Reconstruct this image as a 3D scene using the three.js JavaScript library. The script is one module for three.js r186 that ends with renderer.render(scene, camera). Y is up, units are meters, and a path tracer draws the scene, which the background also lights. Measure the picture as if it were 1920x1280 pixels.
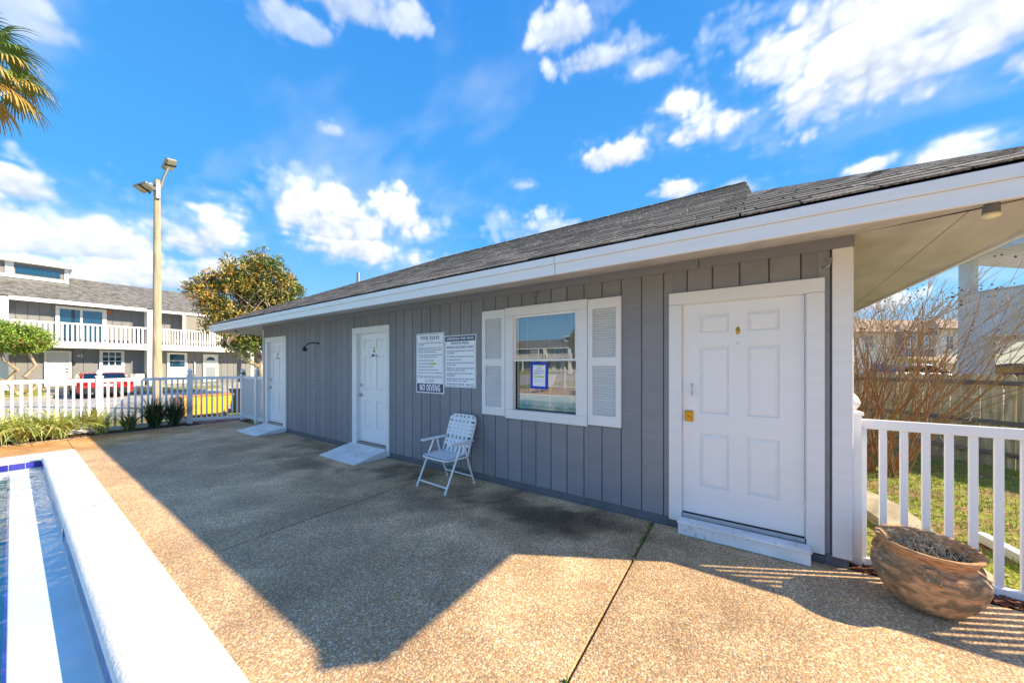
import * as THREE from 'three';
import { mergeGeometries, toCreasedNormals } from 'three/addons/utils/BufferGeometryUtils.js';
import { RoundedBoxGeometry } from 'three/addons/geometries/RoundedBoxGeometry.js';
import { FontLoader } from 'three/addons/loaders/FontLoader.js';
import { TextGeometry } from 'three/addons/geometries/TextGeometry.js';

/* ---------- camera ---------- */
const scene = new THREE.Scene();
const camera = new THREE.PerspectiveCamera(THREE.MathUtils.radToDeg(2 * Math.atan(640 / 631)), 1.5, 0.05, 900);
camera.position.set(0, 1.535, 3.524);
camera.rotation.set(0, THREE.MathUtils.degToRad(33.9), 0);
camera.setViewOffset(1920, 1280, 0, -45, 1920, 1280);       // rising-front lens: verticals stay vertical
camera.updateMatrixWorld();

/* ---------- exposure ---------- */
const renderer = new THREE.WebGLRenderer({ antialias: true });
renderer.toneMapping = THREE.LinearToneMapping;
renderer.toneMappingExposure = 2.25;
renderer.shadowMap.enabled = true;

/* ---------- sun ---------- */
const SUN = new THREE.Vector3(0.876 * Math.cos(0.6), Math.sin(0.6), -0.482 * Math.cos(0.6)).normalize();
const sun = new THREE.DirectionalLight(new THREE.Color(1.0, 0.83, 0.56), 4.4);
sun.position.copy(SUN).multiplyScalar(60); sun.target.position.set(-6, 0, 0);
sun.position.add(sun.target.position);
sun.castShadow = true; sun.shadow.mapSize.set(4096, 4096); sun.shadow.radius = 1.2;
Object.assign(sun.shadow.camera, { left: -45, right: 45, top: 45, bottom: -45, near: 1, far: 160 });
scene.add(sun, sun.target);

/* ---------- noise ---------- */
function rngOf(seed) { let a = seed >>> 0; return () => { a = (a + 0x6d2b79f5) | 0; let t = Math.imul(a ^ (a >>> 15), 1 | a); t = (t + Math.imul(t ^ (t >>> 7), 61 | t)) ^ t; return ((t ^ (t >>> 14)) >>> 0) / 4294967296; }; }
const R = rngOf(20240117);
const rr = (a, b) => a + (b - a) * R();
const clamp = (v, a = 0, b = 1) => (v < a ? a : v > b ? b : v);
const sstep = (a, b, v) => { const t = clamp((v - a) / (b - a)); return t * t * (3 - 2 * t); };
const HT = new Float32Array(65536); { const h = rngOf(77); for (let i = 0; i < 65536; i++) HT[i] = h(); }
const hash3 = (x, y, z) => HT[(Math.imul(x, 73856093) ^ Math.imul(y, 19349663) ^ Math.imul(z, 83492791)) >>> 7 & 65535];
function vnoise(x, y, z = 0, per = 0, pery = per) {
  let xi = Math.floor(x), yi = Math.floor(y), zi = Math.floor(z);
  const fx = x - xi, fy = y - yi, fz = z - zi;
  const u = fx * fx * (3 - 2 * fx), v = fy * fy * (3 - 2 * fy), w = fz * fz * (3 - 2 * fz);
  let x1 = xi + 1, y1 = yi + 1;
  if (per) { xi = ((xi % per) + per) % per; x1 = ((x1 % per) + per) % per; yi = ((yi % pery) + pery) % pery; y1 = ((y1 % pery) + pery) % pery; }
  const L = (zz) => { const a = hash3(xi, yi, zz), b = hash3(x1, yi, zz), c = hash3(xi, y1, zz), d = hash3(x1, y1, zz); return a + (b - a) * u + (c - a) * v + (a - b - c + d) * u * v; };
  const p = L(zi); if (fz === 0) return p;
  return p + (L(zi + 1) - p) * w;
}
function fbm(x, y, z = 0, o = 4, per = 0, pery = per) { let s = 0, a = 0.5, n = 0; for (let i = 0; i < o; i++) { s += a * vnoise(x, y, z + i * 17, per, pery); n += a; x *= 2; y *= 2; if (!per) z *= 2; per *= 2; pery *= 2; a *= 0.5; } return s / n; }

function billow(x, y, z, o) { let s = 0, a = 0.5, n = 0; for (let i = 0; i < o; i++) { s += a * Math.abs(2 * vnoise(x, y, z) - 1); n += a; x *= 2.1; y *= 2.1; z *= 2.1; a *= 0.52; } return s / n; }
/* ---------- sky: clear winter blue with cumulus (air and clouds only) ---------- */
function makeSky() {
  const W = 2048, H = 1024, d = new Float32Array(W * H * 4), D2R = Math.PI / 180;
  const blobs = [[283.0, 32.3, 12.5, 7.0], [277.2, 30.4, 7.5, 5.0], [290.2, 32.0, 9, 6.0], [294, 37, 8, 5], [274.5, 35, 5.5, 3.8], [281, 37, 7, 4], [266.5, 31.3, 6.4, 3.2], [252.9, 31.0, 5.4, 1.8], [262.3, 34.6, 2.9, 1.4], [245.1, 44.8, 6.1, 2.9, 0.75], [249.6, 41.4, 7.0, 1.9, 0.7], [258.5, 39.1, 3.5, 1.0, 0.6],
    [210.7, 44.2, 12, 2.2, 0.6], [203.7, 40.6, 4.5, 1.6, 0.5], [180.3, 16.8, 2.2, 2.4], [182.4, 13.1, 5.0, 3.1], [178.5, 13.2, 3.8, 4.0], [186.9, 13.0, 4.8, 3.1], [193.5, 15.6, 5.2, 4.2], [189.8, 10.2, 8.0, 2.8], [181.7, 8.7, 4.2, 2.1], [196, 12, 5, 3],
    [203.7, 21.3, 4.3, 3.5], [209.4, 20.3, 7.9, 4.4], [218.0, 22.0, 6.4, 4.6], [212.2, 17.3, 10.0, 2.4], [241.5, 22.0, 7.4, 3.0, 0.6], [237.9, 28.0, 2.5, 0.9, 0.5], [261.5, 25.0, 3.9, 1.6], [270.4, 23.4, 2.8, 1.2], [283.2, 22.0, 2.2, 1.3], [288.5, 20.7, 3.6, 1.7],
    [208.5, 31.7, 2.0, 0.9, 0.5], [180.5, 30.8, 4.2, 1.9, 0.45], [222, 8, 7, 2], [300, 9, 6, 2], [282, 7, 5, 1.6]];
  const q = rngOf(991);
  for (let az = 300; az < 535; az += 9 + q() * 9) for (const el of [11, 20, 32, 46]) if (q() < 0.62) blobs.push([(az + q() * 10) % 360, el + q() * 7, 3 + q() * 6.5, 1.6 + q() * 3.2]);
  for (let k = 0; k < 9; k++) blobs.push([q() * 360, 56 + q() * 24, 8 + q() * 10, 2.5 + q() * 3]);
  const zen = [0.015, 0.112, 0.37], mid = [0.048, 0.215, 0.47], hor = [0.25, 0.45, 0.59];
  for (let j = 0; j < H; j++) {
    const el = ((j + 0.5) / H - 0.5) * 180, se = Math.sin(el * D2R), ce = Math.cos(el * D2R);
    const near = blobs.filter((b) => Math.abs(el - b[1]) < b[3] * 2.4 + 1.2);
    for (let i = 0; i < W; i++) {
      const o = (j * W + i) * 4; d[o + 3] = 1;
      if (el < 0) { d[o] = 0.17; d[o + 1] = 0.20; d[o + 2] = 0.22; continue; }
      const az = ((i + 0.5) / W - 0.5) * 360, azp = (az + 360) % 360;
      const t = Math.pow(clamp(el / 62), 0.62); let c = [0, 1, 2].map((k) => t < 0.5 ? hor[k] + (mid[k] - hor[k]) * (t / 0.5) : mid[k] + (zen[k] - mid[k]) * ((t - 0.5) / 0.5));
      const dx = ce * Math.cos(az * D2R), dz = ce * Math.sin(az * D2R), gx = dx * dx + 0;
      const n0 = fbm(dx * 4.5 + 20, dz * 4.5 + 20, se * 6 + 5, 3);
      // thin high veil
      const veil = sstep(0.52, 0.86, fbm(dx * 3 / (se + 0.35) + 8, dz * 5 / (se + 0.35) + 4, 0.5, 5)) * 0.24;
      for (let k = 0; k < 3; k++) c[k] += (0.50 - c[k]) * veil;
      let D = -9, low = 0, cap = 1;
      for (const b of near) {
        let a = azp - b[0]; if (a > 180) a -= 360; if (a < -180) a += 360; a *= ce / Math.cos(b[1] * D2R);
        const ux = a / b[2], uy = (el - b[1]) / b[3];
        const r = Math.sqrt(ux * ux + uy * uy * (uy < 0 ? 1.5 : 1));
        const v = 1 - r * 0.82; if (v > D) { D = v; low = uy; cap = b[4] || 1; }
      }
      if (D > -0.9) {
        const n1 = billow(dx * 11 + 31, dz * 11 + 12, se * 14 + 7, 4), n2 = billow(dx * 34 + 60, dz * 34 + 9, se * 42 + 3, 3);
        const f = D * 1.75 + 0.08 + (n0 - 0.5) * 1.4 + (n1 - 0.42) * 2.1 + (n2 - 0.42) * 0.85;
        const wisp = sstep(0.35, 0.75, fbm(dx * 6 + 3, dz * 6 + 50, se * 9 + 2, 5));
        const cov = Math.max(sstep(-0.05, 0.78 + 0.4 * wisp, f) * 0.97 * cap, sstep(-0.85, 0.35, f + (n2 - 0.42) * 0.8) * 0.30 * wisp);
        if (cov > 0) {
          const sh = clamp(0.66 + 0.55 * low + (n2 - 0.4) * 0.8 + (n1 - 0.4) * 1.0 + 0.2 * sstep(0.7, 0.1, f));
          const hz = sstep(26, 5, el) * 0.16;
          const cl = [0.27 + 0.33 * sh - hz * 0.15, 0.315 + 0.287 * sh - hz * 0.08, 0.385 + 0.225 * sh];
          for (let k = 0; k < 3; k++) c[k] += (cl[k] - c[k]) * cov;
        }
      }
      d[o] = c[0]; d[o + 1] = c[1]; d[o + 2] = c[2];
    }
  }
  const t = new THREE.DataTexture(d, W, H, THREE.RGBAFormat, THREE.FloatType);
  t.mapping = THREE.EquirectangularReflectionMapping; t.magFilter = THREE.LinearFilter; t.minFilter = THREE.LinearFilter; t.needsUpdate = true; return t;
}
const sky = makeSky(); scene.background = sky; scene.environment = sky;

/* ---------- textures ---------- */
function tex(w, h, fn, srgb = true, rx = 1, ry = 1) {
  const d = new Uint8Array(w * h * 4);
  for (let j = 0; j < h; j++) for (let i = 0; i < w; i++) { const c = fn(i / w, j / h, i, j), o = (j * w + i) * 4; if (typeof c === 'number') d[o] = d[o + 1] = d[o + 2] = clamp(c) * 255; else { d[o] = clamp(c[0]) * 255; d[o + 1] = clamp(c[1]) * 255; d[o + 2] = clamp(c[2]) * 255; } d[o + 3] = 255; }
  const t = new THREE.DataTexture(d, w, h); t.wrapS = t.wrapT = THREE.RepeatWrapping; t.magFilter = THREE.LinearFilter; t.minFilter = THREE.LinearMipmapLinearFilter; t.generateMipmaps = true;
  if (srgb) t.colorSpace = THREE.SRGBColorSpace; t.repeat.set(rx, ry); t.needsUpdate = true; return t;
}
const mix3 = (a, b, t) => [a[0] + (b[0] - a[0]) * t, a[1] + (b[1] - a[1]) * t, a[2] + (b[2] - a[2]) * t];
const S = (hex) => { const c = new THREE.Color(hex); return c; };
// metre-based uv: a texture that spans m metres gets repeat 1/m
const paintT = (base, amp, m = 1.2, sx = 4, sy = 40) => tex(512, 512, (u, v) => { const n = fbm(u * sx, v * sy, 3, 4, sx, sy) * 0.6 + fbm(u * 8, v * 8, 9, 4, 8) * 0.4; const k = 1 + (n - 0.5) * amp; return [base[0] * k, base[1] * k, base[2] * k]; }, true, 1 / m, 1 / m);
function mat(color, rough = 0.7, extra = {}) { const m = new THREE.MeshStandardMaterial({ color, roughness: rough, metalness: 0, ...extra }); return m; }
const grainBump = tex(512, 512, (u, v) => 0.5 + (fbm(u * 6, v * 64, 3, 3, 6, 64) - 0.5) * 0.9, false, 1, 1);
const fineBump = tex(256, 256, (u, v) => fbm(u * 32, v * 32, 1, 3, 32), false, 2, 2);

const M = {};
M.siding = mat(0xffffff, 0.72, { map: paintT([0.525, 0.53, 0.555], 0.11, 1.1, 4, 48), bumpMap: grainBump, bumpScale: 0.0004 });
M.sidingB = mat(0xffffff, 0.72, { map: paintT([0.51, 0.515, 0.54], 0.12, 1.3, 4, 48), bumpMap: grainBump, bumpScale: 0.0004 });
M.sidingC = mat(0xffffff, 0.72, { map: paintT([0.54, 0.542, 0.562], 0.13, 1.7, 5, 30), bumpMap: grainBump, bumpScale: 0.0005 });
M.groove = mat(S('#35363c'), 0.9);
M.white = mat(0xffffff, 0.5, { map: paintT([0.90, 0.90, 0.905], 0.05, 0.9, 4, 24), bumpMap: grainBump, bumpScale: 0.0004 });
M.whiteDoor = mat(0xffffff, 0.42, { map: paintT([0.92, 0.92, 0.925], 0.03, 1.0, 3, 12) });
M.vinyl = mat(S('#f1f1f2'), 0.38);
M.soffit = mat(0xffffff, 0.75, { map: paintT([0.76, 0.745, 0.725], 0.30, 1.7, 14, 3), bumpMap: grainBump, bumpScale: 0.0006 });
M.rampPaint = mat(0xffffff, 0.6, { map: tex(512, 512, (u, v) => { const n = fbm(u * 8, v * 8, 2, 5, 8), g = fbm(u * 40, v * 40, 5, 2, 40); const k = 0.91 + (n - 0.5) * 0.14 - (g > 0.78 ? 0.12 : 0); return [k, k, k * 1.01]; }, true, 0.8, 0.8), bumpMap: fineBump, bumpScale: 0.002 });
M.plinth = mat(0xffffff, 0.85, { map: paintT([0.40, 0.41, 0.43], 0.3, 0.8, 6, 6) });
M.brass = mat(S('#b98a2e'), 0.28, { metalness: 0.95 });
M.steel = mat(S('#b9bcc0'), 0.25, { metalness: 0.95 });
M.darkMetal = mat(S('#2d2f31'), 0.45, { metalness: 0.6 });
M.black = mat(S('#141414'), 0.7);
M.galv = mat(S('#9b9fa1'), 0.45, { metalness: 0.7 });
M.concrete = mat(0xffffff, 0.9, { map: tex(512, 512, (u, v) => { const n = fbm(u * 6, v * 6, 2, 5, 6), g = fbm(u * 60, v * 60, 4, 2, 60); const k = 0.62 + (n - 0.5) * 0.25 + (g - 0.5) * 0.1; return [k, k * 0.965, k * 0.89]; }, true, 0.5, 0.5), bumpMap: fineBump, bumpScale: 0.002 });
/* ---------- geometry helpers ---------- */
function planarUV(g, ox = 0, oy = 0) {                    // uv in metres from the dominant axis of each face
  if (g.index) g = g.toNonIndexed();
  const p = g.attributes.position, n = g.attributes.normal, uv = new Float32Array(p.count * 2);
  for (let i = 0; i < p.count; i += 3) {
    let ax = 0, ay = 0, az = 0; for (let k = 0; k < 3; k++) { ax += Math.abs(n.getX(i + k)); ay += Math.abs(n.getY(i + k)); az += Math.abs(n.getZ(i + k)); }
    for (let k = 0; k < 3; k++) { const x = p.getX(i + k), y = p.getY(i + k), z = p.getZ(i + k); let a, b; if (ax >= ay && ax >= az) { a = z; b = y; } else if (ay >= az) { a = x; b = z; } else { a = x; b = y; } uv[(i + k) * 2] = a + ox; uv[(i + k) * 2 + 1] = b + oy; }
  }
  g.setAttribute('uv', new THREE.BufferAttribute(uv, 2)); return g;
}
const place = (g, x = 0, y = 0, z = 0, rx = 0, ry = 0, rz = 0) => { if (rx || ry || rz) g.applyMatrix4(new THREE.Matrix4().makeRotationFromEuler(new THREE.Euler(rx, ry, rz))); g.translate(x, y, z); return g; };
// box given by its limits
function bx(x0, x1, y0, y1, z0, z1, bev = 0) {
  const w = x1 - x0, h = y1 - y0, d = z1 - z0;
  const g = bev ? new RoundedBoxGeometry(w, h, d, 1, Math.min(bev, w / 2.01, h / 2.01, d / 2.01)) : new THREE.BoxGeometry(w, h, d);
  g.translate((x0 + x1) / 2, (y0 + y1) / 2, (z0 + z1) / 2); return planarUV(g, R() * 3, R() * 3);
}
const V = (x, y, z) => new THREE.Vector3(x, y, z);
// round bar through points
function bar(pts, r, seg = 8, steps = 0) {
  pts = pts.map((p) => (p.isVector3 ? p : V(...p)));
  const curve = pts.length === 2 ? new THREE.LineCurve3(pts[0], pts[1]) : new THREE.CatmullRomCurve3(pts, false, 'catmullrom', 0.4);
  const g = new THREE.TubeGeometry(curve, steps || (pts.length === 2 ? 1 : pts.length * 5), r, seg, false);
  const caps = [[pts[0], pts[1]], [pts[pts.length - 1], pts[pts.length - 2]]].map(([a, b]) => { const c = new THREE.CircleGeometry(r, seg); const dir = a.clone().sub(b).normalize(); c.applyQuaternion(new THREE.Quaternion().setFromUnitVectors(V(0, 0, 1), dir)); c.translate(a.x, a.y, a.z); return c; });
  return mergeGeometries([g, ...caps].map((q) => q.toNonIndexed()));
}
// tapered tube along points with radii
function limb(pts, radii, seg = 7) {
  const P = pts.map((p) => (p.isVector3 ? p : V(...p))), pos = [], idx = [], uv = [];
  let up = V(0.13, 0.2, 1).normalize();
  for (let i = 0; i < P.length; i++) {
    const t = P[Math.min(i + 1, P.length - 1)].clone().sub(P[Math.max(i - 1, 0)]).normalize();
    const a = up.clone().cross(t).normalize(), b = t.clone().cross(a);
    for (let k = 0; k <= seg; k++) { const th = (k / seg) * 6.28318, r = radii[i]; pos.push(P[i].x + r * (Math.cos(th) * a.x + Math.sin(th) * b.x), P[i].y + r * (Math.cos(th) * a.y + Math.sin(th) * b.y), P[i].z + r * (Math.cos(th) * a.z + Math.sin(th) * b.z)); uv.push(k / seg, i * 0.3); }
  }
  const w = seg + 1; for (let i = 0; i < P.length - 1; i++) for (let k = 0; k < seg; k++) { const a = i * w + k; idx.push(a, a + 1, a + w, a + 1, a + w + 1, a + w); }
  const g = new THREE.BufferGeometry(); g.setAttribute('position', new THREE.Float32BufferAttribute(pos, 3)); g.setAttribute('uv', new THREE.Float32BufferAttribute(uv, 2)); g.setIndex(idx); g.computeVertexNormals(); return g.toNonIndexed();
}
const lathe = (prof, seg = 20) => new THREE.LatheGeometry(prof.map(([r, y]) => new THREE.Vector2(r, y)), seg);
const merge = (list) => { const k = list.map((g) => (g.index ? g.toNonIndexed() : g)); const keys = ['position', 'normal', 'uv']; for (const g of k) for (const n of Object.keys(g.attributes)) if (!keys.includes(n) && !(n === 'color' && k.every((q) => q.attributes.color))) g.deleteAttribute(n); return mergeGeometries(k); };
function extr(pts, depth, bevel = 0, holes = []) {        // shape in xy, extruded along +z
  const s = new THREE.Shape(pts.map(([x, y]) => new THREE.Vector2(x, y)));
  for (const h of holes) s.holes.push(new THREE.Path(h.map(([x, y]) => new THREE.Vector2(x, y))));
  const g = new THREE.ExtrudeGeometry(s, { depth, bevelEnabled: bevel > 0, bevelThickness: bevel, bevelSize: bevel, bevelOffset: -bevel, bevelSegments: 1, curveSegments: 8 });
  return planarUV(g, R() * 2, R() * 2);
}
const rect = (x0, x1, y0, y1) => [[x0, y0], [x1, y0], [x1, y1], [x0, y1]];

/* ---------- naming and tagging ---------- */
const taken = new Map();
function numbered(n) { const k = taken.get(n) || 0; taken.set(n, k + 1); return k ? `${n}_${String(k).padStart(3, '0')}` : n; }
function mesh(name, geo, m, parent) { const o = new THREE.Mesh(geo, m); o.name = name; o.castShadow = o.receiveShadow = true; parent.add(o); return o; }
function part(parent, name, geo, m, label) { const o = mesh(name, Array.isArray(geo) ? merge(geo) : geo, m, parent); if (label) o.userData.label = label; return o; }
function sub(parent, name) { const g = new THREE.Group(); g.name = name; parent.add(g); return g; }
function thing(name, label, category, pos = [0, 0, 0], turn = 0, group) { const o = new THREE.Group(); o.name = numbered(name); o.position.set(...pos); o.rotation.y = turn; o.userData = { label, category }; if (group) o.userData.group = group; scene.add(o); return o; }
function one(name, geo, m, label, category, group) { const o = mesh(numbered(name), Array.isArray(geo) ? merge(geo) : geo, m, scene); o.userData = { label, category }; if (group) o.userData.group = group; return o; }
function struct(name, geo, m) { const o = mesh(numbered(name), Array.isArray(geo) ? merge(geo) : geo, m, scene); o.userData = { kind: 'structure' }; return o; }
function structGroup(name) { const g = new THREE.Group(); g.name = numbered(name); g.userData = { kind: 'structure' }; scene.add(g); return g; }
function stuff(name, geo, m, label, category) { const o = mesh(numbered(name), geo, m, scene); o.userData = { kind: 'stuff', label, category }; return o; }
function copyOf(o, pos, turn, label) { const c = o.clone(); c.name = numbered(o.name.replace(/_\d{3}$/, '')); c.userData = { ...o.userData }; if (label) c.userData.label = label; c.position.set(...pos); c.rotation.y = turn; scene.add(c); return c; }
/* ---------- ground ---------- */
const gh = (x, z) => {                                     // height of the land round the deck
  let h = -0.12;
  h = h + (0.32) * sstep(-29.3, -33.5, x);                 // lawn rises to the townhouse
  if (x > -12) { const back = sstep(-0.3, -7.5, z) * sstep(-12, -8, x); h = h + back * -0.36; }
  if (z < -10) h += 0.5 * sstep(-10.5, -14.5, z) * sstep(-12, -8, x);
  h += (sstep(0.4, 2.2, x) * sstep(0, -1, z)) * 0.03;
  return h;
};
{
  const ax = (a, b, fine0, fine1, st, big) => { const o = []; let v = a; while (v < b) { o.push(v); v += v >= fine0 && v < fine1 ? st : big; } o.push(b); return o; };
  const xs = [...new Set([...ax(-400, -60, 0, 0, 1, 40), ...ax(-60, -13, 0, 0, 1, 1.5), -12.7, -12.2, -11.62, ...ax(-11.6, 8, 0, 0, 1, 0.7), 8, ...ax(9, 60, 0, 0, 1, 4), ...ax(60, 400, 0, 0, 1, 40)])].sort((a, b) => a - b);
  const zs = [...new Set([...ax(-400, -60, 0, 0, 1, 40), ...ax(-60, -12, 0, 0, 1, 4), ...ax(-12, -0.2, 0, 0, 1, 0.6), -0.16, 0.06, ...ax(1, 18, 0, 0, 1, 1), 18, ...ax(19, 60, 0, 0, 1, 4), ...ax(60, 400, 0, 0, 1, 40)])].sort((a, b) => a - b);
  const pos = [], idx = [], uv = [];
  for (const z of zs) for (const x of xs) { pos.push(x, gh(x, z), z); uv.push(x, z); }
  for (let j = 0; j < zs.length - 1; j++) for (let i = 0; i < xs.length - 1; i++) {
    const cx = (xs[i] + xs[i + 1]) / 2, cz = (zs[j] + zs[j + 1]) / 2;
    if (cx > -11.62 && cx < 8 && cz > 0.06 && cz < 18) continue;             // the pool deck stands here
    const a = j * xs.length + i, b = a + 1, c = a + xs.length, d = c + 1; idx.push(a, c, b, b, c, d);
  }
  const g = new THREE.BufferGeometry(); g.setAttribute('position', new THREE.Float32BufferAttribute(pos, 3)); g.setAttribute('uv', new THREE.Float32BufferAttribute(uv, 2)); g.setIndex(idx); g.computeVertexNormals();
  M.lawn = mat(0xffffff, 0.95, { map: tex(1024, 1024, (u, v) => { const n = fbm(u * 5, v * 5, 2, 5, 5), f = fbm(u * 90, v * 90, 7, 3, 90), s = fbm(u * 14, v * 14, 11, 4, 14); let c = mix3([0.38, 0.44, 0.12], [0.68, 0.69, 0.22], f); c = mix3(c, [0.62, 0.50, 0.34], sstep(0.50, 0.68, s * 0.6 + n * 0.4 + (f - 0.5) * 0.3)); return c; }, true, 0.22, 0.22), bumpMap: fineBump, bumpScale: 0.02 });
  struct('ground', g, M.lawn);
}
/* road, kerbs, drive */
M.road = mat(0xffffff, 0.9, { map: tex(1024, 1024, (u, v) => { const n = fbm(u * 6, v * 6, 2, 5, 6), g = fbm(u * 120, v * 120, 4, 2, 120); const k = 0.66 + (n - 0.5) * 0.16 + (g - 0.5) * 0.16; return [k, k * 0.985, k * 0.97]; }, true, 0.16, 0.16), bumpMap: fineBump, bumpScale: 0.004 });
function sheet(x0, x1, z0, z1, lift, m, name, nx = 8, nz = 24, hf = gh) {
  const g = new THREE.PlaneGeometry(1, 1, nx, nz), p = g.attributes.position, uv = g.attributes.uv;
  for (let i = 0; i < p.count; i++) { const x = x0 + (p.getX(i) + 0.5) * (x1 - x0), z = z0 + (0.5 - p.getY(i)) * (z1 - z0); p.setXYZ(i, x, hf(x, z) + lift, z); uv.setXY(i, x, z); }
  g.computeVertexNormals(); return struct(name, g, m);
}
sheet(-28.8, -15.4, -70, 60, 0.006, M.road, 'road', 4, 8);
struct('kerb', bx(-29.05, -28.8, -0.25, 0.02, -70, 60, 0.02), M.concrete);
struct('kerb', bx(-15.4, -15.18, -0.25, -0.02, -70, 60, 0.02), M.concrete);
sheet(-33.2, -29.05, -0.35, 2.55, 0.012, M.concrete, 'driveway', 10, 2);
sheet(-33.2, -29.05, -9.5, -4.9, 0.012, M.concrete, 'driveway', 10, 2);
sheet(-32.9, -31.6, -30, 0.9, 0.008, M.concrete, 'footpath', 4, 12);
/* road beyond the wooden fence */
sheet(2.5, 70, -44, -15, 0.01, M.road, 'road', 4, 4);

/* ---------- pool deck: exposed aggregate slabs with open joints ---------- */
M.deck = (() => {
  const N = 2048, m = 4.0, cell = 10.5 / 1000, per = Math.round(m / cell);
  const pal = [[0.82, 0.67, 0.47], [0.71, 0.57, 0.41], [0.92, 0.81, 0.63], [0.56, 0.46, 0.36], [0.95, 0.89, 0.76], [0.85, 0.70, 0.49], [0.75, 0.69, 0.61], [0.71, 0.51, 0.30]];
  const px = new Float32Array(per * per), py = new Float32Array(per * per), ps = new Float32Array(per * per), pc = new Uint8Array(per * per), q = rngOf(5);
  for (let i = 0; i < per * per; i++) { px[i] = q(); py[i] = q(); ps[i] = 0.75 + q() * 0.5; pc[i] = Math.floor(q() * pal.length); }
  const hgt = new Uint8Array(N * N);
  const color = tex(N, N, (u, v, i, j) => {
    const X = u * per, Y = v * per, xi = Math.floor(X), yi = Math.floor(Y); let best = 9, bc = 0;
    for (let b = -1; b <= 1; b++) for (let a = -1; a <= 1; a++) { const cx = (xi + a + per) % per, cy = (yi + b + per) % per, k = cy * per + cx; const dx = xi + a + px[k] - X, dy = yi + b + py[k] - Y, dd = Math.sqrt(dx * dx + dy * dy) / ps[k]; if (dd < best) { best = dd; bc = k; } }
    const e = sstep(0.68, 0.38, best), c = mix3([0.77, 0.655, 0.50], pal[pc[bc]], 0.72), n = fbm(u * 8, v * 8, 3, 4, 8), l = 1.02 + (n - 0.5) * 0.34;
    hgt[j * N + i] = 255 * (0.15 + 0.85 * Math.sqrt(clamp(1 - best * 1.25)));
    const cc = mix3([0.61, 0.54, 0.45], c, e); return [cc[0] * l * 1.02, cc[1] * l * 0.992, cc[2] * l * 0.985];
  }, true, 1 / m, 1 / m);
  const bump = tex(N, N, (u, v, i, j) => hgt[j * N + i] / 255, false, 1 / m, 1 / m);
  return mat(0xffffff, 0.78, { map: color, bumpMap: bump, bumpScale: 0.003, vertexColors: true });
})();
// stains seen on the slabs: [x, z, rx, rz, strength, tint]
const STAINS = [[-4.15, 0.42, 0.45, 0.26, 0.60, 0], [-3.75, 0.22, 0.4, 0.22, 0.5, 0], [-2.2, 0.40, 0.95, 0.28, 0.46, 0], [-1.45, 0.45, 0.7, 0.34, 0.48, 0], [-1.05, 0.25, 0.4, 0.25, 0.45, 0], [-6.7, 0.3, 0.8, 0.28, 0.45, 0], [-5.2, 0.85, 0.6, 0.25, 0.3, 0], [-3.0, 0.75, 0.5, 0.3, 0.3, 0], [-0.35, 0.25, 0.2, 0.2, 0.3, 0], [-7.8, 1.2, 0.7, 0.5, 0.25, 0], [-5.6, 1.0, 0.9, 0.3, 0.3, 0], [-4.5, 1.35, 0.7, 0.25, 0.22, 0], [-8.5, 0.35, 0.6, 0.25, 0.4, 0], [-2.75, 1.05, 0.7, 0.35, 0.25, 0], [-0.1, 1.3, 0.4, 0.3, 0.15, 0],
  [-10.9, 2.9, 1.1, 1.9, 0.85, 1], [-11.2, 1.5, 0.5, 1.6, 0.6, 1]];
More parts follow.
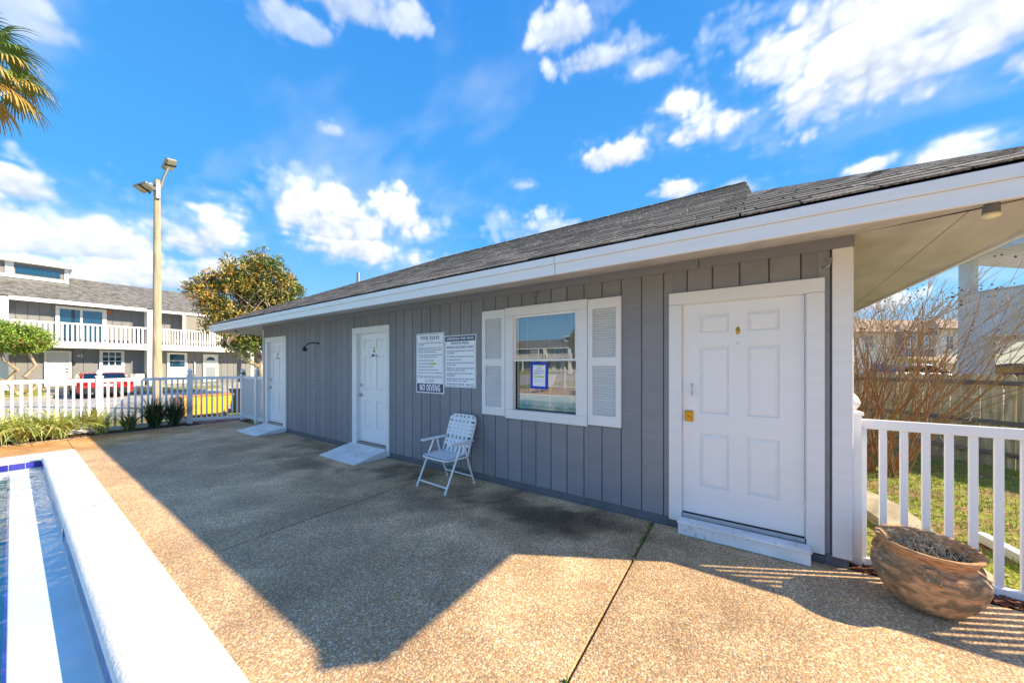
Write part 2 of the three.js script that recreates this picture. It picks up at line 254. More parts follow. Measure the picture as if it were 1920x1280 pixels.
function slab(x0, x1, z0, z1, parent) {
  const e = 0.012, nx = Math.max(2, Math.round((x1 - x0) / 0.09)), nz = Math.max(2, Math.round((z1 - z0) / 0.09));
  const pos = [], uv = [], col = [], idx = [], ox = R() * 4, oz = R() * 4;
  for (let j = 0; j <= nz; j++) for (let i = 0; i <= nx; i++) {
    const x = x0 + ((x1 - x0) * i) / nx, z = z0 + ((z1 - z0) * j) / nz; let k = [1, 1, 1];
    const w = fbm(x * 0.8 + 40, z * 0.8 + 9, 0.5, 4), w2 = fbm(x * 3.1 + 7, z * 3.1 + 2, 4.5, 4); const pale = sstep(0.56, 0.70, w2) * 0.16, v = 1 + (w - 0.5) * 0.62 + (w2 - 0.5) * 0.3 + pale; k = [v, v * (1 + pale * 0.1), v * (1 + pale * 0.3)];
    for (const s of STAINS) { const r = Math.hypot((x - s[0]) / s[2], (z - s[1]) / s[3]) + (w2 - 0.5) * 2.2 + (fbm(x * 9, z * 9, 1.5, 3) - 0.5) * 1.3; const a = sstep(1.2, 0.5, r) * s[4]; if (a > 0) k = s[5] ? [k[0] * (1 - a * 0.04), k[1] * (1 - a * 0.24), k[2] * (1 - a * 0.55)] : k.map((q) => q * (1 - a * 0.9)); }
    pos.push(x, 0, z); uv.push(x + ox, z + oz); col.push(...k);
  }
  const w = nx + 1; for (let j = 0; j < nz; j++) for (let i = 0; i < nx; i++) { const a = j * w + i; idx.push(a, a + w, a + 1, a + 1, a + w, a + w + 1); }
  // chamfered rim and sides
  const ring = []; for (let i = 0; i <= nx; i++) ring.push(i); for (let j = 1; j <= nz; j++) ring.push(j * w + nx); for (let i = nx - 1; i >= 0; i--) ring.push(nz * w + i); for (let j = nz - 1; j >= 1; j--) ring.push(j * w);
  let prev = ring.map((k) => k);
  for (const [off, y] of [[e * 0.5, -0.006], [e * 0.5, -0.09]]) { const cur = ring.map((k) => { const x = pos[k * 3], z = pos[k * 3 + 2]; const nxv = x <= x0 ? -1 : x >= x1 ? 1 : 0, nzv = z <= z0 ? -1 : z >= z1 ? 1 : 0; pos.push(x + nxv * off, y, z + nzv * off); uv.push(uv[k * 2] + nxv * (0.01 - y), uv[k * 2 + 1] + nzv * (0.01 - y)); col.push(col[k * 3], col[k * 3 + 1], col[k * 3 + 2]); return pos.length / 3 - 1; }); for (let k = 0; k < ring.length; k++) { const n = (k + 1) % ring.length; idx.push(prev[k], prev[n], cur[k], prev[n], cur[n], cur[k]); } prev = cur; }
  const g = new THREE.BufferGeometry(); g.setAttribute('position', new THREE.Float32BufferAttribute(pos, 3)); g.setAttribute('uv', new THREE.Float32BufferAttribute(uv, 2)); g.setAttribute('color', new THREE.Float32BufferAttribute(col, 3)); g.setIndex(idx); g.computeVertexNormals();
  return mesh('slab', g, M.deck, parent);
}
const deck = structGroup('pool_deck');
{
  const J = [-11.6, -9.15, -6.38, -3.565, -0.69, 3.0, 7.9], gp = 0.013;
  for (let i = 0; i < J.length - 1; i++) slab(J[i] + gp, J[i + 1] - gp, 0.008, 2.879, deck);
  slab(-11.59, -10.066, 2.895, 7.4, deck); slab(-11.59, -10.066, 7.42, 17.9, deck); slab(-0.58, 7.9, 2.895, 11.9, deck); slab(-10.04, -5.2, 12.06, 17.9, deck); slab(-5.18, -0.6, 12.06, 17.9, deck); slab(-0.58, 7.9, 11.92, 17.9, deck);
  M.dirt = mat(0xffffff, 0.95, { map: tex(256, 256, (u, v) => { const n = fbm(u * 24, v * 24, 2, 3, 24); return [0.20 * (0.5 + n), 0.16 * (0.5 + n), 0.12 * (0.5 + n)]; }, true, 1, 1) });
  const bed = (x0, x1, z0, z1) => { const g = new THREE.PlaneGeometry(x1 - x0, z1 - z0); g.rotateX(-Math.PI / 2); g.translate((x0 + x1) / 2, -0.035, (z0 + z1) / 2); return planarUV(g); };
  struct('joint_soil', [bed(-11.6, 7.9, 0, 2.87), bed(-11.6, -10.0, 2.87, 17.9), bed(-0.66, 7.9, 2.87, 17.9), bed(-10.0, -0.66, 12.04, 17.9)], M.dirt);
  // moss and weeds in the nearest joint
  const lv = [], q = rngOf(31); for (let k = 0; k < 46; k++) { const z = q() < 0.6 ? 0.1 + q() * 0.75 : 2.0 + q() * 0.15, x = -0.69 + (q() - 0.5) * 0.03; for (let b = 0; b < 3; b++) { const g = new THREE.CircleGeometry(0.006 + q() * 0.008, 5); g.scale(1, 0.6, 1); place(g, x, 0.004 + q() * 0.02, z, -1.2 + q() * 0.8, q() * 6, 0); lv.push(g); } }
  M.weed = mat(S('#5d7a24'), 0.8, { side: THREE.DoubleSide }); stuff('moss', merge(lv), M.weed, 'tufts of green moss in the dark deck joint', 'moss');
}
/* mulch strip under the white railing and planting bed along the far fence */
M.mulchA = mat(S('#6b3a28'), 0.9); 
function chips(n, fx, len, seed, name, m, label) {
  const q = rngOf(seed), gs = []; for (let k = 0; k < n; k++) { const [x, y, z] = fx(q); const g = new THREE.BoxGeometry(len * (0.5 + q()), 0.004 + q() * 0.004, 0.007 + q() * 0.010); place(g, x, y + q() * 0.018, z, (q() - 0.5) * 0.7, q() * 6.28, (q() - 0.5) * 0.7); const c = new Float32Array(g.attributes.position.count * 3), t = 0.55 + q() * 0.9, w = q() < 0.2 ? 1.8 : 1; for (let i = 0; i < c.length; i += 3) { c[i] = 0.16 * t * w; c[i + 1] = 0.055 * t * w * (1 + 0.2 * q()); c[i + 2] = 0.034 * t * w; } g.setAttribute('color', new THREE.BufferAttribute(c, 3)); gs.push(g.toNonIndexed()); }
  return stuff(name, mergeGeometries(gs), m, label, 'mulch');
}
M.chip = mat(0xffffff, 0.9, { vertexColors: true });
{ const g = new THREE.PlaneGeometry(7.3, 0.42, 30, 4); g.rotateX(-Math.PI / 2); g.translate(4.36, -0.012, -0.135); struct('mulch_soil', planarUV(g), M.dirt);
  chips(2600, (q) => [0.70 + q() * 2.6, -0.005, -0.30 + q() * 0.29], 0.045, 3, 'mulch', M.chip, 'red bark mulch strip under the white railing'); }
{ const g = new THREE.PlaneGeometry(0.72, 8.6, 4, 20); g.rotateX(-Math.PI / 2); g.translate(-11.97, -0.02, 5.0); struct('bed_soil', planarUV(g), M.dirt);
  chips(2600, (q) => [-12.3 + q() * 0.66, -0.012, 0.75 + q() * 4.5], 0.05, 4, 'mulch', M.chip, 'reddish bark mulch in the planting bed by the fence');
  struct('bed_edging', bx(-11.66, -11.62, -0.06, 0.012, 1.05, 12.9, 0.006), M.concrete); }
/* brick pavers in front of the far gate */
{ const pv = structGroup('paver_patch'); M.paver = [0x8a5a52, 0x94655c, 0x7d5450, 0x9c7268].map((c) => mat(S(c), 0.9, { bumpMap: fineBump, bumpScale: 0.003 })); const q = rngOf(8); const geo = [0, 1, 2].map(() => bx(-0.098, 0.098, -0.05, 0.0, -0.048, 0.048, 0.006));
  for (let i = 0; i < 7; i++) for (let j = 0; j < 13; j++) { const o = mesh('paver', geo[j % 3], M.paver[Math.floor(q() * 4)], pv); o.position.set(-11.72 - i * 0.202 + (j % 2) * 0.1, -0.008 + q() * 0.004, 0.92 - j * 0.101); o.rotation.y = (q() - 0.5) * 0.03; } }
/* concrete walk beside the end wall */
{ const g = extr([[1.15, 6], [0.76, 6], [0.76, 3.0], [1.11, 1.94], [1.42, 0.45], [1.62, 0.5], [1.585, 1.25], [1.54, 2.12], [1.27, 2.8], [1.15, 3.4]], 0.13, 0.012); place(g, 0, 0, 0, -Math.PI / 2, 0, 0); g.translate(0, -0.19, 0); M.walk = mat(0xffffff, 0.9, { map: tex(512, 512, (u, v) => { const n = fbm(u * 6, v * 6, 2, 5, 6), g2 = fbm(u * 70, v * 70, 4, 2, 70); const k = 0.66 + (n - 0.5) * 0.28 + (g2 - 0.5) * 0.1; return [k, k * 0.93, k * 0.80]; }, true, 0.6, 0.6), bumpMap: fineBump, bumpScale: 0.002 }); struct('path', g, M.walk); }
/* ---------- swimming pool ---------- */
{
  const X0 = -10.06, X1 = -0.6, Z0 = 2.885, Z1 = 12.05, w = 0.345, ix0 = X0 + w, ix1 = X1 - w, iz0 = Z0 + w, iz1 = Z1 - w, r = 0.10;
  const rr4 = (x0, x1, z0, z1, rad, n = 5) => { const o = []; for (const [cx, cz, a0] of [[x1 - rad, z1 - rad, 0], [x0 + rad, z1 - rad, 1], [x0 + rad, z0 + rad, 2], [x1 - rad, z0 + rad, 3]]) for (let k = 0; k <= n; k++) { const t = (a0 + k / n) * Math.PI / 2; o.push([cx + rad * Math.cos(t), cz + rad * Math.sin(t)]); } return o; };
  // coping ring: swept profile (outer rim, flat top, bullnose over the water)
  const prof = [[0, -0.05], [0, 0.014], [0.006, 0.020], [w - 0.045, 0.022], [w - 0.015, 0.016], [w + 0.006, 0.0], [w + 0.018, -0.022], [w + 0.012, -0.042], [w - 0.012, -0.055]];
  const n = 6, rings = prof.map(([off]) => rr4(X0 + off, X1 - off, Z0 + off, Z1 - off, Math.max(0.03, 0.10 + (off > 0.2 ? 0.06 : 0)), n));
  const pos = [], idx = [], uv = [], cnt = rings[0].length;
  prof.forEach(([off, y], k) => rings[k].forEach(([x, z]) => { pos.push(x, y, z); uv.push(x + off * 0.01, z + off); }));
  for (let k = 0; k < prof.length - 1; k++) for (let i = 0; i < cnt; i++) { const j = (i + 1) % cnt, a = k * cnt + i, b = k * cnt + j, c = a + cnt, d = b + cnt; idx.push(a, c, b, b, c, d); }
  let g = new THREE.BufferGeometry(); g.setAttribute('position', new THREE.Float32BufferAttribute(pos, 3)); g.setAttribute('uv', new THREE.Float32BufferAttribute(uv, 2)); g.setIndex(idx); g = toCreasedNormals(g, 0.9);
  M.coping = mat(0xffffff, 0.75, { map: tex(512, 512, (u, v) => { const a = fbm(u * 5, v * 5, 2, 5, 5), f = fbm(u * 50, v * 50, 6, 2, 50); const k = 0.90 + (a - 0.5) * 0.10 + (f - 0.5) * 0.05; return [k, k * 0.992, k * 0.975]; }, true, 0.5, 0.5), bumpMap: fineBump, bumpScale: 0.003, side: THREE.DoubleSide });
  struct('pool_coping', g, M.coping);
  // painted basin: walls, ledge along the house side, floor
  M.plaster = mat(0xffffff, 0.8, { map: tex(512, 512, (u, v) => { const a = fbm(u * 6, v * 6, 2, 5, 6); const k = 0.90 + (a - 0.5) * 0.10; return [k * 0.97, k, k * 1.01]; }, true, 0.4, 0.4), side: THREE.DoubleSide });
  M.basin = mat(0xffffff, 0.8, { map: tex(256, 256, (u, v) => { const a = fbm(u * 6, v * 6, 2, 5, 6); const k = 0.86 + (a - 0.5) * 0.15; return [0.12 * k, 0.72 * k, 0.80 * k]; }, true, 0.3, 0.3), side: THREE.DoubleSide });
  const lw = 0.315, ly = -0.19, ins = (t) => [ix0 - t, ix1 + t, iz0 - t, iz1 + t];
  struct('pool_wall', [bx(ix0 - 0.12, ix0 + 0.002, -1.35, -0.052, iz0 - 0.1, iz1 + 0.1), bx(ix1 - 0.002, ix1 + 0.12, -1.35, -0.052, iz0 - 0.1, iz1 + 0.1), bx(ix0, ix1, -1.35, -0.052, iz0 - 0.12, iz0 + 0.002), bx(ix0, ix1, -1.35, -0.052, iz1 - 0.002, iz1 + 0.12)], M.plaster);
  struct('pool_ledge', [bx(ix0 + 0.004, ix1 - 0.004, -1.3, ly, iz0 + 0.004, iz0 + lw, 0.012)], M.plaster);
  struct('pool_floor', bx(ix0 - 0.1, ix1 + 0.1, -1.5, -1.32, iz0 - 0.1, iz1 + 0.1), M.basin);
  struct('pool_lining', [bx(ix0 + 0.004, ix0 + 0.008, -1.31, -0.30, iz0 + lw + 0.02, iz1 - 0.01), bx(ix0 + 0.01, ix1 - 0.01, -1.31, -0.30, iz1 - 0.008, iz1 - 0.004), bx(ix1 - 0.008, ix1 - 0.004, -1.31, -0.30, iz0 + lw + 0.02, iz1 - 0.01)], M.basin);
  // waterline tiles, each one laid on its own
  const band = structGroup('waterline_tiles'); const q = rngOf(61);
  M.tile = [[0.035, 0.03, 0.30], [0.028, 0.028, 0.25], [0.045, 0.045, 0.36]].map((c) => { const m = mat(0xffffff, 0.12); m.color.setRGB(...c); return m; });
  M.grout = mat(S('#cfd4d8'), 0.8);
  const tg = planarUV(new THREE.BoxGeometry(0.148, 0.098, 0.008)), put = (x, y, z, ry) => { const o = mesh('tile', tg, M.tile[Math.floor(q() * 3)], band); o.position.set(x, y, z); o.rotation.y = ry; };
  for (let k = 0; k < 60; k++) { const x = ix0 + 0.09 + k * 0.155; if (x > ix1 - 0.05) break; put(x, -0.107, iz0 + 0.008, 0); }
  for (let k = 0; k < 56; k++) { const z = iz0 + 0.09 + k * 0.155; if (z > iz1 - 0.05) break; put(ix0 + 0.008, -0.107, z, Math.PI / 2); }
  struct('tile_grout', [bx(ix0 + 0.002, ix1 - 0.002, -0.17, -0.05, iz0 + 0.002, iz0 + 0.0055), bx(ix0 + 0.002, ix0 + 0.0055, -0.17, -0.05, iz0 + 0.006, iz1 - 0.01)], M.grout);
  // trim tiles on the nose of the ledge
  const nose = structGroup('ledge_trim_tiles'); const ng = planarUV(new THREE.BoxGeometry(0.15, 0.05, 0.012)); for (let k = 0; k < 58; k++) { const o = mesh('tile', ng, M.tile[k % 3], nose); o.position.set(ix0 + 0.1 + k * 0.158, ly - 0.026, iz0 + lw + 0.004); }
  // water
  M.water = new THREE.MeshPhysicalMaterial({ color: new THREE.Color(0.90, 0.985, 1.0), roughness: 0.02, transmission: 1, thickness: 0, ior: 1.33, bumpMap: tex(512, 512, (u, v) => { const a = fbm(u * 10, v * 10, 2, 3, 10), b = vnoise(u * 26, v * 26, 9, 26); return 0.5 + (a - 0.5) * 0.8 + (b - 0.5) * 0.22; }, false, 0.55, 0.55), bumpScale: 0.012 });
  const wg = new THREE.PlaneGeometry(ix1 - ix0 - 0.004, iz1 - iz0 - 0.004); wg.rotateX(-Math.PI / 2); wg.translate((ix0 + ix1) / 2, -0.118, (iz0 + iz1) / 2); struct('water', planarUV(wg), M.water);
  // painted warning on the coping: ring with a bar over a diver, and small lettering
  const cv = document.createElement('canvas'); cv.width = 256; cv.height = 160; const c = cv.getContext('2d'); c.fillStyle = '#f0efec'; c.fillRect(0, 0, 256, 160);
  c.strokeStyle = '#b3262a'; c.lineWidth = 11; c.beginPath(); c.arc(86, 80, 56, 0, 7); c.stroke(); c.beginPath(); c.moveTo(48, 40); c.lineTo(124, 120); c.stroke(); c.strokeStyle = '#333'; c.lineWidth = 8; c.beginPath(); c.moveTo(62, 98); c.lineTo(88, 78); c.lineTo(112, 62); c.stroke(); c.fillStyle = '#8d9091'; c.fillRect(172, 40, 62, 34); c.fillStyle = '#3f4244'; c.fillRect(176, 86, 60, 12);
  const ct = new THREE.CanvasTexture(cv); ct.colorSpace = THREE.SRGBColorSpace;
  const sg = new THREE.PlaneGeometry(0.20, 0.125); sg.rotateX(-Math.PI / 2); sg.rotateY(Math.PI / 2); const decal = one('no_diving_marker', sg, mat(0xffffff, 0.6, { map: ct }), 'small red crossed ring symbol on the white pool coping', 'pool marker'); decal.position.set(-5.78, 0.0262, 3.03);
  // depth marker on the waterline tile
  const dv = document.createElement('canvas'); dv.width = 128; dv.height = 96; const e = dv.getContext('2d'); e.fillStyle = '#e9eaea'; e.fillRect(0, 0, 128, 96); e.fillStyle = '#1f3f86'; e.fillRect(8, 34, 16, 30); e.fillRect(36, 32, 16, 32); e.fillStyle = '#1b2a30'; e.fillRect(68, 30, 12, 34); e.fillRect(100, 26, 12, 38); e.fillRect(68, 58, 44, 10); const dt = new THREE.CanvasTexture(dv); dt.colorSpace = THREE.SRGBColorSpace;
  const dg = new THREE.BoxGeometry(0.148, 0.098, 0.006); const dm = one('depth_marker_tile', dg, mat(0xffffff, 0.3, { map: dt }), 'small pale marker tile with dark marks at the pool waterline', 'depth marker'); dm.position.set(-5.52, -0.107, iz0 + 0.017);
}
/* ---------- pool house ---------- */
const house = thing('pool_house', 'low grey pool house with white trim and dark shingle roof', 'building');
const WX0 = -9.87, WX1 = 0.70, WZB = -6.4;                 // wall limits
const WIN = { x0: -2.335, x1: -1.495, y0: 0.985, y1: 2.15 };
const DOORS = [{ x0: -9.60, x1: -8.735, c: [-9.745, -8.60] }, { x0: -5.76, x1: -4.90, c: [-5.905, -4.822] }, { x0: -0.437, x1: 0.447, c: [-0.548, 0.557] }];
const DY0 = 0.155, DY1 = 2.105, CY1 = 2.217;
{
  // wall core with openings
  const holes = [rect(WIN.x0 - 0.02, WIN.x1 + 0.02, WIN.y0 - 0.02, WIN.y1 + 0.02), ...DOORS.map((d) => rect(d.x0, d.x1, DY0, DY1))];
  part(house, 'wall', [place(extr(rect(WX0 + 0.01, WX1 - 0.01, 0.0, 2.62), 0.10, 0, holes), 0, 0, -0.124), bx(WX1 - 0.13, WX1 - 0.023, 0, 2.62, WZB, -0.125), bx(WX0 + 0.012, WX0 + 0.12, 0, 2.62, WZB, -0.125), bx(WX0, WX1, 0, 2.62, WZB - 0.1, WZB)], M.siding);
  part(house, 'ceiling', bx(WX0 + 0.12, WX1 - 0.12, 2.5, 2.54, WZB, -0.12), mat(S('#8a8a86'), 0.9)); part(house, 'floor', bx(WX0 + 0.12, WX1 - 0.12, 0.0, 0.10, WZB, -0.12), mat(S('#4c4a46'), 0.9));
  // partition behind the office window so that the room stays dim
  part(house, 'partition', [bx(-3.4, -3.3, 0.1, 2.5, -2.6, -0.12), bx(-0.9, -0.8, 0.1, 2.5, -2.6, -0.12), bx(-3.3, -0.9, 0.1, 2.5, -2.7, -2.6)], mat(S('#6d6f70'), 0.9));
  // siding boards, 0.2032 m apart, grooves between them
  const st = 0.2032, g0 = 0.012; let k0 = Math.ceil((WX0 - g0) / st); const gv = 0.0045;
  const openings = [{ x0: -2.46, x1: -1.36, y0: 0.875, y1: 2.258 }, ...DOORS.map((d) => ({ x0: d.c[0] + 0.04, x1: d.c[1] - 0.04, y0: 0, y1: CY1 - 0.04 }))];
  const board = (x0, x1, y0, y1) => { if (x1 - x0 < 0.012) return; const b = Math.min(0.003, (x1 - x0) / 4); const g = extr([[x0, y0], [x1, y0], [x1, y1], [x0, y1]], 0.012, b); g.translate(0, 0, -0.0125); const o = mesh('siding_board', g, R() < 0.5 ? M.siding : M.sidingB, house); return o; };
  const edges = [WX0 + 0.04]; for (let k = k0; g0 + k * st < WX1 - 0.1; k++) if (g0 + k * st > WX0 + 0.08) edges.push(g0 + k * st); edges.push(WX1 - 0.105);
  for (let i = 0; i < edges.length - 1; i++) {
    const a = edges[i] + gv, b = edges[i + 1] - gv; let spans = [[a, b, 0.085, 2.44]];
    for (const o of openings) { const nx = []; for (const [p, q, y0, y1] of spans) { if (q <= o.x0 || p >= o.x1) { nx.push([p, q, y0, y1]); continue; } if (p < o.x0) nx.push([p, o.x0, y0, y1]); if (q > o.x1) nx.push([o.x1, q, y0, y1]); const m0 = Math.max(p, o.x0), m1 = Math.min(q, o.x1); if (o.y0 > y0 + 0.02) nx.push([m0, m1, y0, o.y0]); if (y1 > o.y1 + 0.02) nx.push([m0, m1, o.y1, y1]); } spans = nx; }
    // a board cut lengthwise by an opening is still one board: join its pieces
    const gs = spans.filter((s) => s[1] - s[0] > 0.012).map(([p, q, y0, y1]) => { const g = extr(rect(p, q, y0, y1), 0.012, 0.003); g.translate(0, 0, -0.0125); return g; });
    gs.forEach((g) => mesh('siding_board', g, [M.siding, M.sidingB, M.sidingC][Math.floor(R() * 3)], house));
  }
  // end wall boards (towards the railing)
  { const g = extr(rect(-0.097, 0.097, 0.085, 2.44), 0.012, 0.003); for (let k = 0; k < 30; k++) { const o = mesh('siding_board', g, k % 2 ? M.siding : M.sidingB, house); o.position.set(WX1 - 0.0125, 0, -0.14 - 0.1 - k * st); o.rotation.y = Math.PI / 2; } }
  part(house, 'plinth', [bx(WX0 + 0.02, -0.56, -0.03, 0.083, -0.05, -0.004), bx(0.56, WX1 - 0.004, -0.03, 0.083, -0.05, -0.003), bx(-0.56, 0.56, -0.03, 0.05, -0.05, -0.010), bx(WX1 - 0.05, WX1 - 0.006, -0.2, 0.083, WZB, -0.052), bx(WX0 + 0.006, WX0 + 0.05, -0.2, 0.083, WZB, -0.052)], M.plinth);
  // frieze board under the soffit, in lengths
  for (const [a, b] of [[WX0 - 0.015, -7.66], [-7.655, -3.3], [-3.295, -0.3], [-0.295, WX1 + 0.022]]) part(house, 'frieze_board', bx(a, b, 2.425, 2.53, -0.001, 0.022, 0.003), M.siding);
  part(house, 'frieze_board', bx(WX1 + 0.001, WX1 + 0.022, 2.425, 2.53, WZB, -0.002, 0.003), M.siding);
  // corner boards
  part(house, 'corner_board', [bx(WX1 - 0.10, WX1 + 0.012, 0.075, 2.424, 0.0005, 0.022, 0.003), bx(WX1 + 0.0005, WX1 + 0.022, 0.075, 2.424, -0.10, -0.0005, 0.003)], M.white);
  part(house, 'corner_board', [bx(WX0 - 0.012, WX0 + 0.035, 0.01, 2.424, 0.0005, 0.020, 0.003), bx(WX0 - 0.020, WX0 - 0.0005, 0.01, 2.424, -0.10, -0.0005, 0.003)], M.white);
}
/* doors */
function door(d, i, lab) {
  const g = sub(house, 'door'); if (lab) g.userData.label = lab;
  const w = d.x1 - d.x0, H = DY1 - DY0, cx = (d.x0 + d.x1) / 2, zf = i === 2 ? -0.022 : -0.045;
  // panel layout in fractions from photograph proportions
  const px = [[0.163, 0.418], [0.572, 0.818]], py = [[0.137, 0.388], [0.484, 0.796], [0.862, 0.948]];
  const holes = []; for (const [a, b] of px) for (const [c, e] of py) holes.push([d.x0 + a * w, d.x0 + b * w, DY0 + c * H, DY0 + e * H]);
  mesh('door_leaf', merge([bx(d.x0 + 0.004, d.x1 - 0.004, DY0 + 0.006, DY1 - 0.004, zf - 0.045, zf - 0.015), place(extr(rect(d.x0 + 0.004, d.x1 - 0.004, DY0 + 0.006, DY1 - 0.004), 0.0148, 0.0, holes.map((h) => rect(...h))), 0, 0, zf - 0.0149)]), M.whiteDoor, g);
  for (const h of holes) { const pg = extr(rect(h[0] + 0.016, h[1] - 0.016, h[2] + 0.016, h[3] - 0.016), 0.001, 0.0); const k = new THREE.BufferGeometry();
    // raised field: a frustum
    const a = [h[0] + 0.006, h[1] - 0.006, h[2] + 0.006, h[3] - 0.006], b = [h[0] + 0.034, h[1] - 0.034, h[2] + 0.034, h[3] - 0.034], z0 = zf - 0.0146, z1 = zf - 0.0025;
    const c = (r, z) => [[r[0], r[2], z], [r[1], r[2], z], [r[1], r[3], z], [r[0], r[3], z]], A = c(a, z0), B = c(b, z1), t = []; const quad = (p, q2, r2, s2) => t.push(...p, ...q2, ...r2, ...p, ...r2, ...s2);
    quad(B[0], B[1], B[2], B[3]); for (let m = 0; m < 4; m++) quad(A[m], A[(m + 1) % 4], B[(m + 1) % 4], B[m]); k.setAttribute('position', new THREE.Float32BufferAttribute(t, 3)); k.computeVertexNormals(); mesh('raised_panel', planarUV(k), M.whiteDoor, g); }
  // casing: two legs and a head, and the inner stop
  const c0 = d.c[0], c1 = d.c[1], yb = i === 2 ? 0.075 : 0.02;
  mesh('casing', bx(c0, d.x0 - 0.002, yb, DY1 - 0.0, -0.0, 0.026, 0.004), M.white, g); mesh('casing', bx(d.x1 + 0.002, c1, yb, DY1, 0.0, 0.026, 0.004), M.white, g); mesh('casing', bx(c0, c1, DY1 + 0.002, CY1, 0.0, 0.027, 0.004), M.white, g);
  mesh('door_stop', merge([bx(d.x0 - 0.03, d.x0 + 0.002, DY0, DY1, -0.11, -0.002), bx(d.x1 - 0.002, d.x1 + 0.03, DY0, DY1, -0.11, -0.002), bx(d.x0, d.x1, DY1 - 0.003, DY1 + 0.03, -0.11, -0.002)]), M.white, g);
  mesh('threshold', bx(d.x0 + 0.003, d.x1 - 0.003, DY0 - 0.05, DY0 + 0.002, zf - 0.06, 0.02, 0.004), i === 2 ? M.steel : M.concrete, g);
  mesh('weather_strip', bx(d.x0 + 0.005, d.x1 - 0.005, DY0 + 0.0025, DY0 + 0.010, zf - 0.03, zf + 0.002), M.black, g);
  const kx = d.x0 + 0.055;
  if (i === 2) {
    mesh('keypad_lock', merge([bx(d.x0 + 0.022, d.x0 + 0.092, 1.015, 1.115, zf, zf + 0.014, 0.006), place(new THREE.CylinderGeometry(0.02, 0.022, 0.02, 20), d.x0 + 0.056, 1.043, zf + 0.022, Math.PI / 2), ...[0, 1, 2, 3, 4].map((k) => place(new THREE.CylinderGeometry(0.006, 0.006, 0.006, 8), d.x0 + 0.038 + (k % 3) * 0.018 + (k > 2 ? 0.009 : 0), 1.096 - (k > 2 ? 0.014 : 0), zf + 0.016, Math.PI / 2))]), M.brass, g);
    mesh('pull_handle', bar([V(d.x0 + 0.084, 1.262, zf), V(d.x0 + 0.084, 1.268, zf + 0.03), V(d.x0 + 0.084, 1.313, zf + 0.038), V(d.x0 + 0.084, 1.358, zf + 0.03), V(d.x0 + 0.084, 1.364, zf)], 0.006), M.steel, g);
    mesh('number_plate', place(lathe([[0, 0.006], [0.012, 0.005], [0.0165, 0.0]], 20).scale(1, 1, 2.1), 0.0, 1.841, zf, Math.PI / 2, 0, 0), M.brass, g);
    mesh('peephole', place(new THREE.CylinderGeometry(0.007, 0.008, 0.006, 12), 0.0, 1.73, zf + 0.002, Math.PI / 2), M.steel, g);
    for (const hy of [0.42, 1.12, 1.83]) mesh('hinge', merge([place(new THREE.CylinderGeometry(0.006, 0.006, 0.09, 8), d.x1 - 0.004, hy, zf + 0.004)]), M.white, g);
  } else {
    mesh('door_knob', place(lathe([[0, 0.062], [0.018, 0.060], [0.027, 0.048], [0.024, 0.034], [0.012, 0.026], [0.012, 0.010], [0.032, 0.006], [0.033, 0]], 20), kx, 1.0, zf, Math.PI / 2), M.steel, g);
    mesh('deadbolt', place(lathe([[0, 0.022], [0.020, 0.020], [0.026, 0.010], [0.028, 0]], 20), kx, 1.18, zf, Math.PI / 2), M.steel, g);
    const lcx = cx + 0.005; // brass figure and a small black plate with lettering
    mesh('door_figure', merge([place(new THREE.SphereGeometry(0.012, 10, 8), lcx, 1.845, zf + 0.004), place(new THREE.ConeGeometry(0.020, 0.062, 10), lcx, 1.800, zf + 0.002)]).scale(1, 1, 1), M.brass, g);
    const cv = document.createElement('canvas'); cv.width = 256; cv.height = 64; const c = cv.getContext('2d'); c.fillStyle = '#1c1c1c'; c.fillRect(0, 0, 256, 64); c.fillStyle = '#e6ecf2'; c.fillRect(138, 0, 118, 64); c.fillStyle = i === 0 ? '#5b6d76' : '#4a6aa0'; c.fillRect(i === 0 ? 160 : 208, 4, 36, 56); if (i) { c.fillStyle = '#7d9396'; c.fillRect(152, 6, 34, 16); } const t = new THREE.CanvasTexture(cv); t.colorSpace = THREE.SRGBColorSpace;
    mesh('name_plate', bx(lcx - 0.075, lcx + 0.075, 1.692, 1.73, zf + 0.0002, zf + 0.004), M.black, g); const pl = new THREE.PlaneGeometry(0.146, 0.036); pl.translate(lcx, 1.711, zf + 0.0055); mesh('name_plate_print', pl, mat(0xffffff, 0.5, { map: t }), g);
  }
}
door(DOORS[0], 0, 'white panel door by the far corner, with ramp'); door(DOORS[1], 1, 'white panel door between shower and signs, with ramp'); door(DOORS[2], 2, 'white panel door with brass keypad lock');
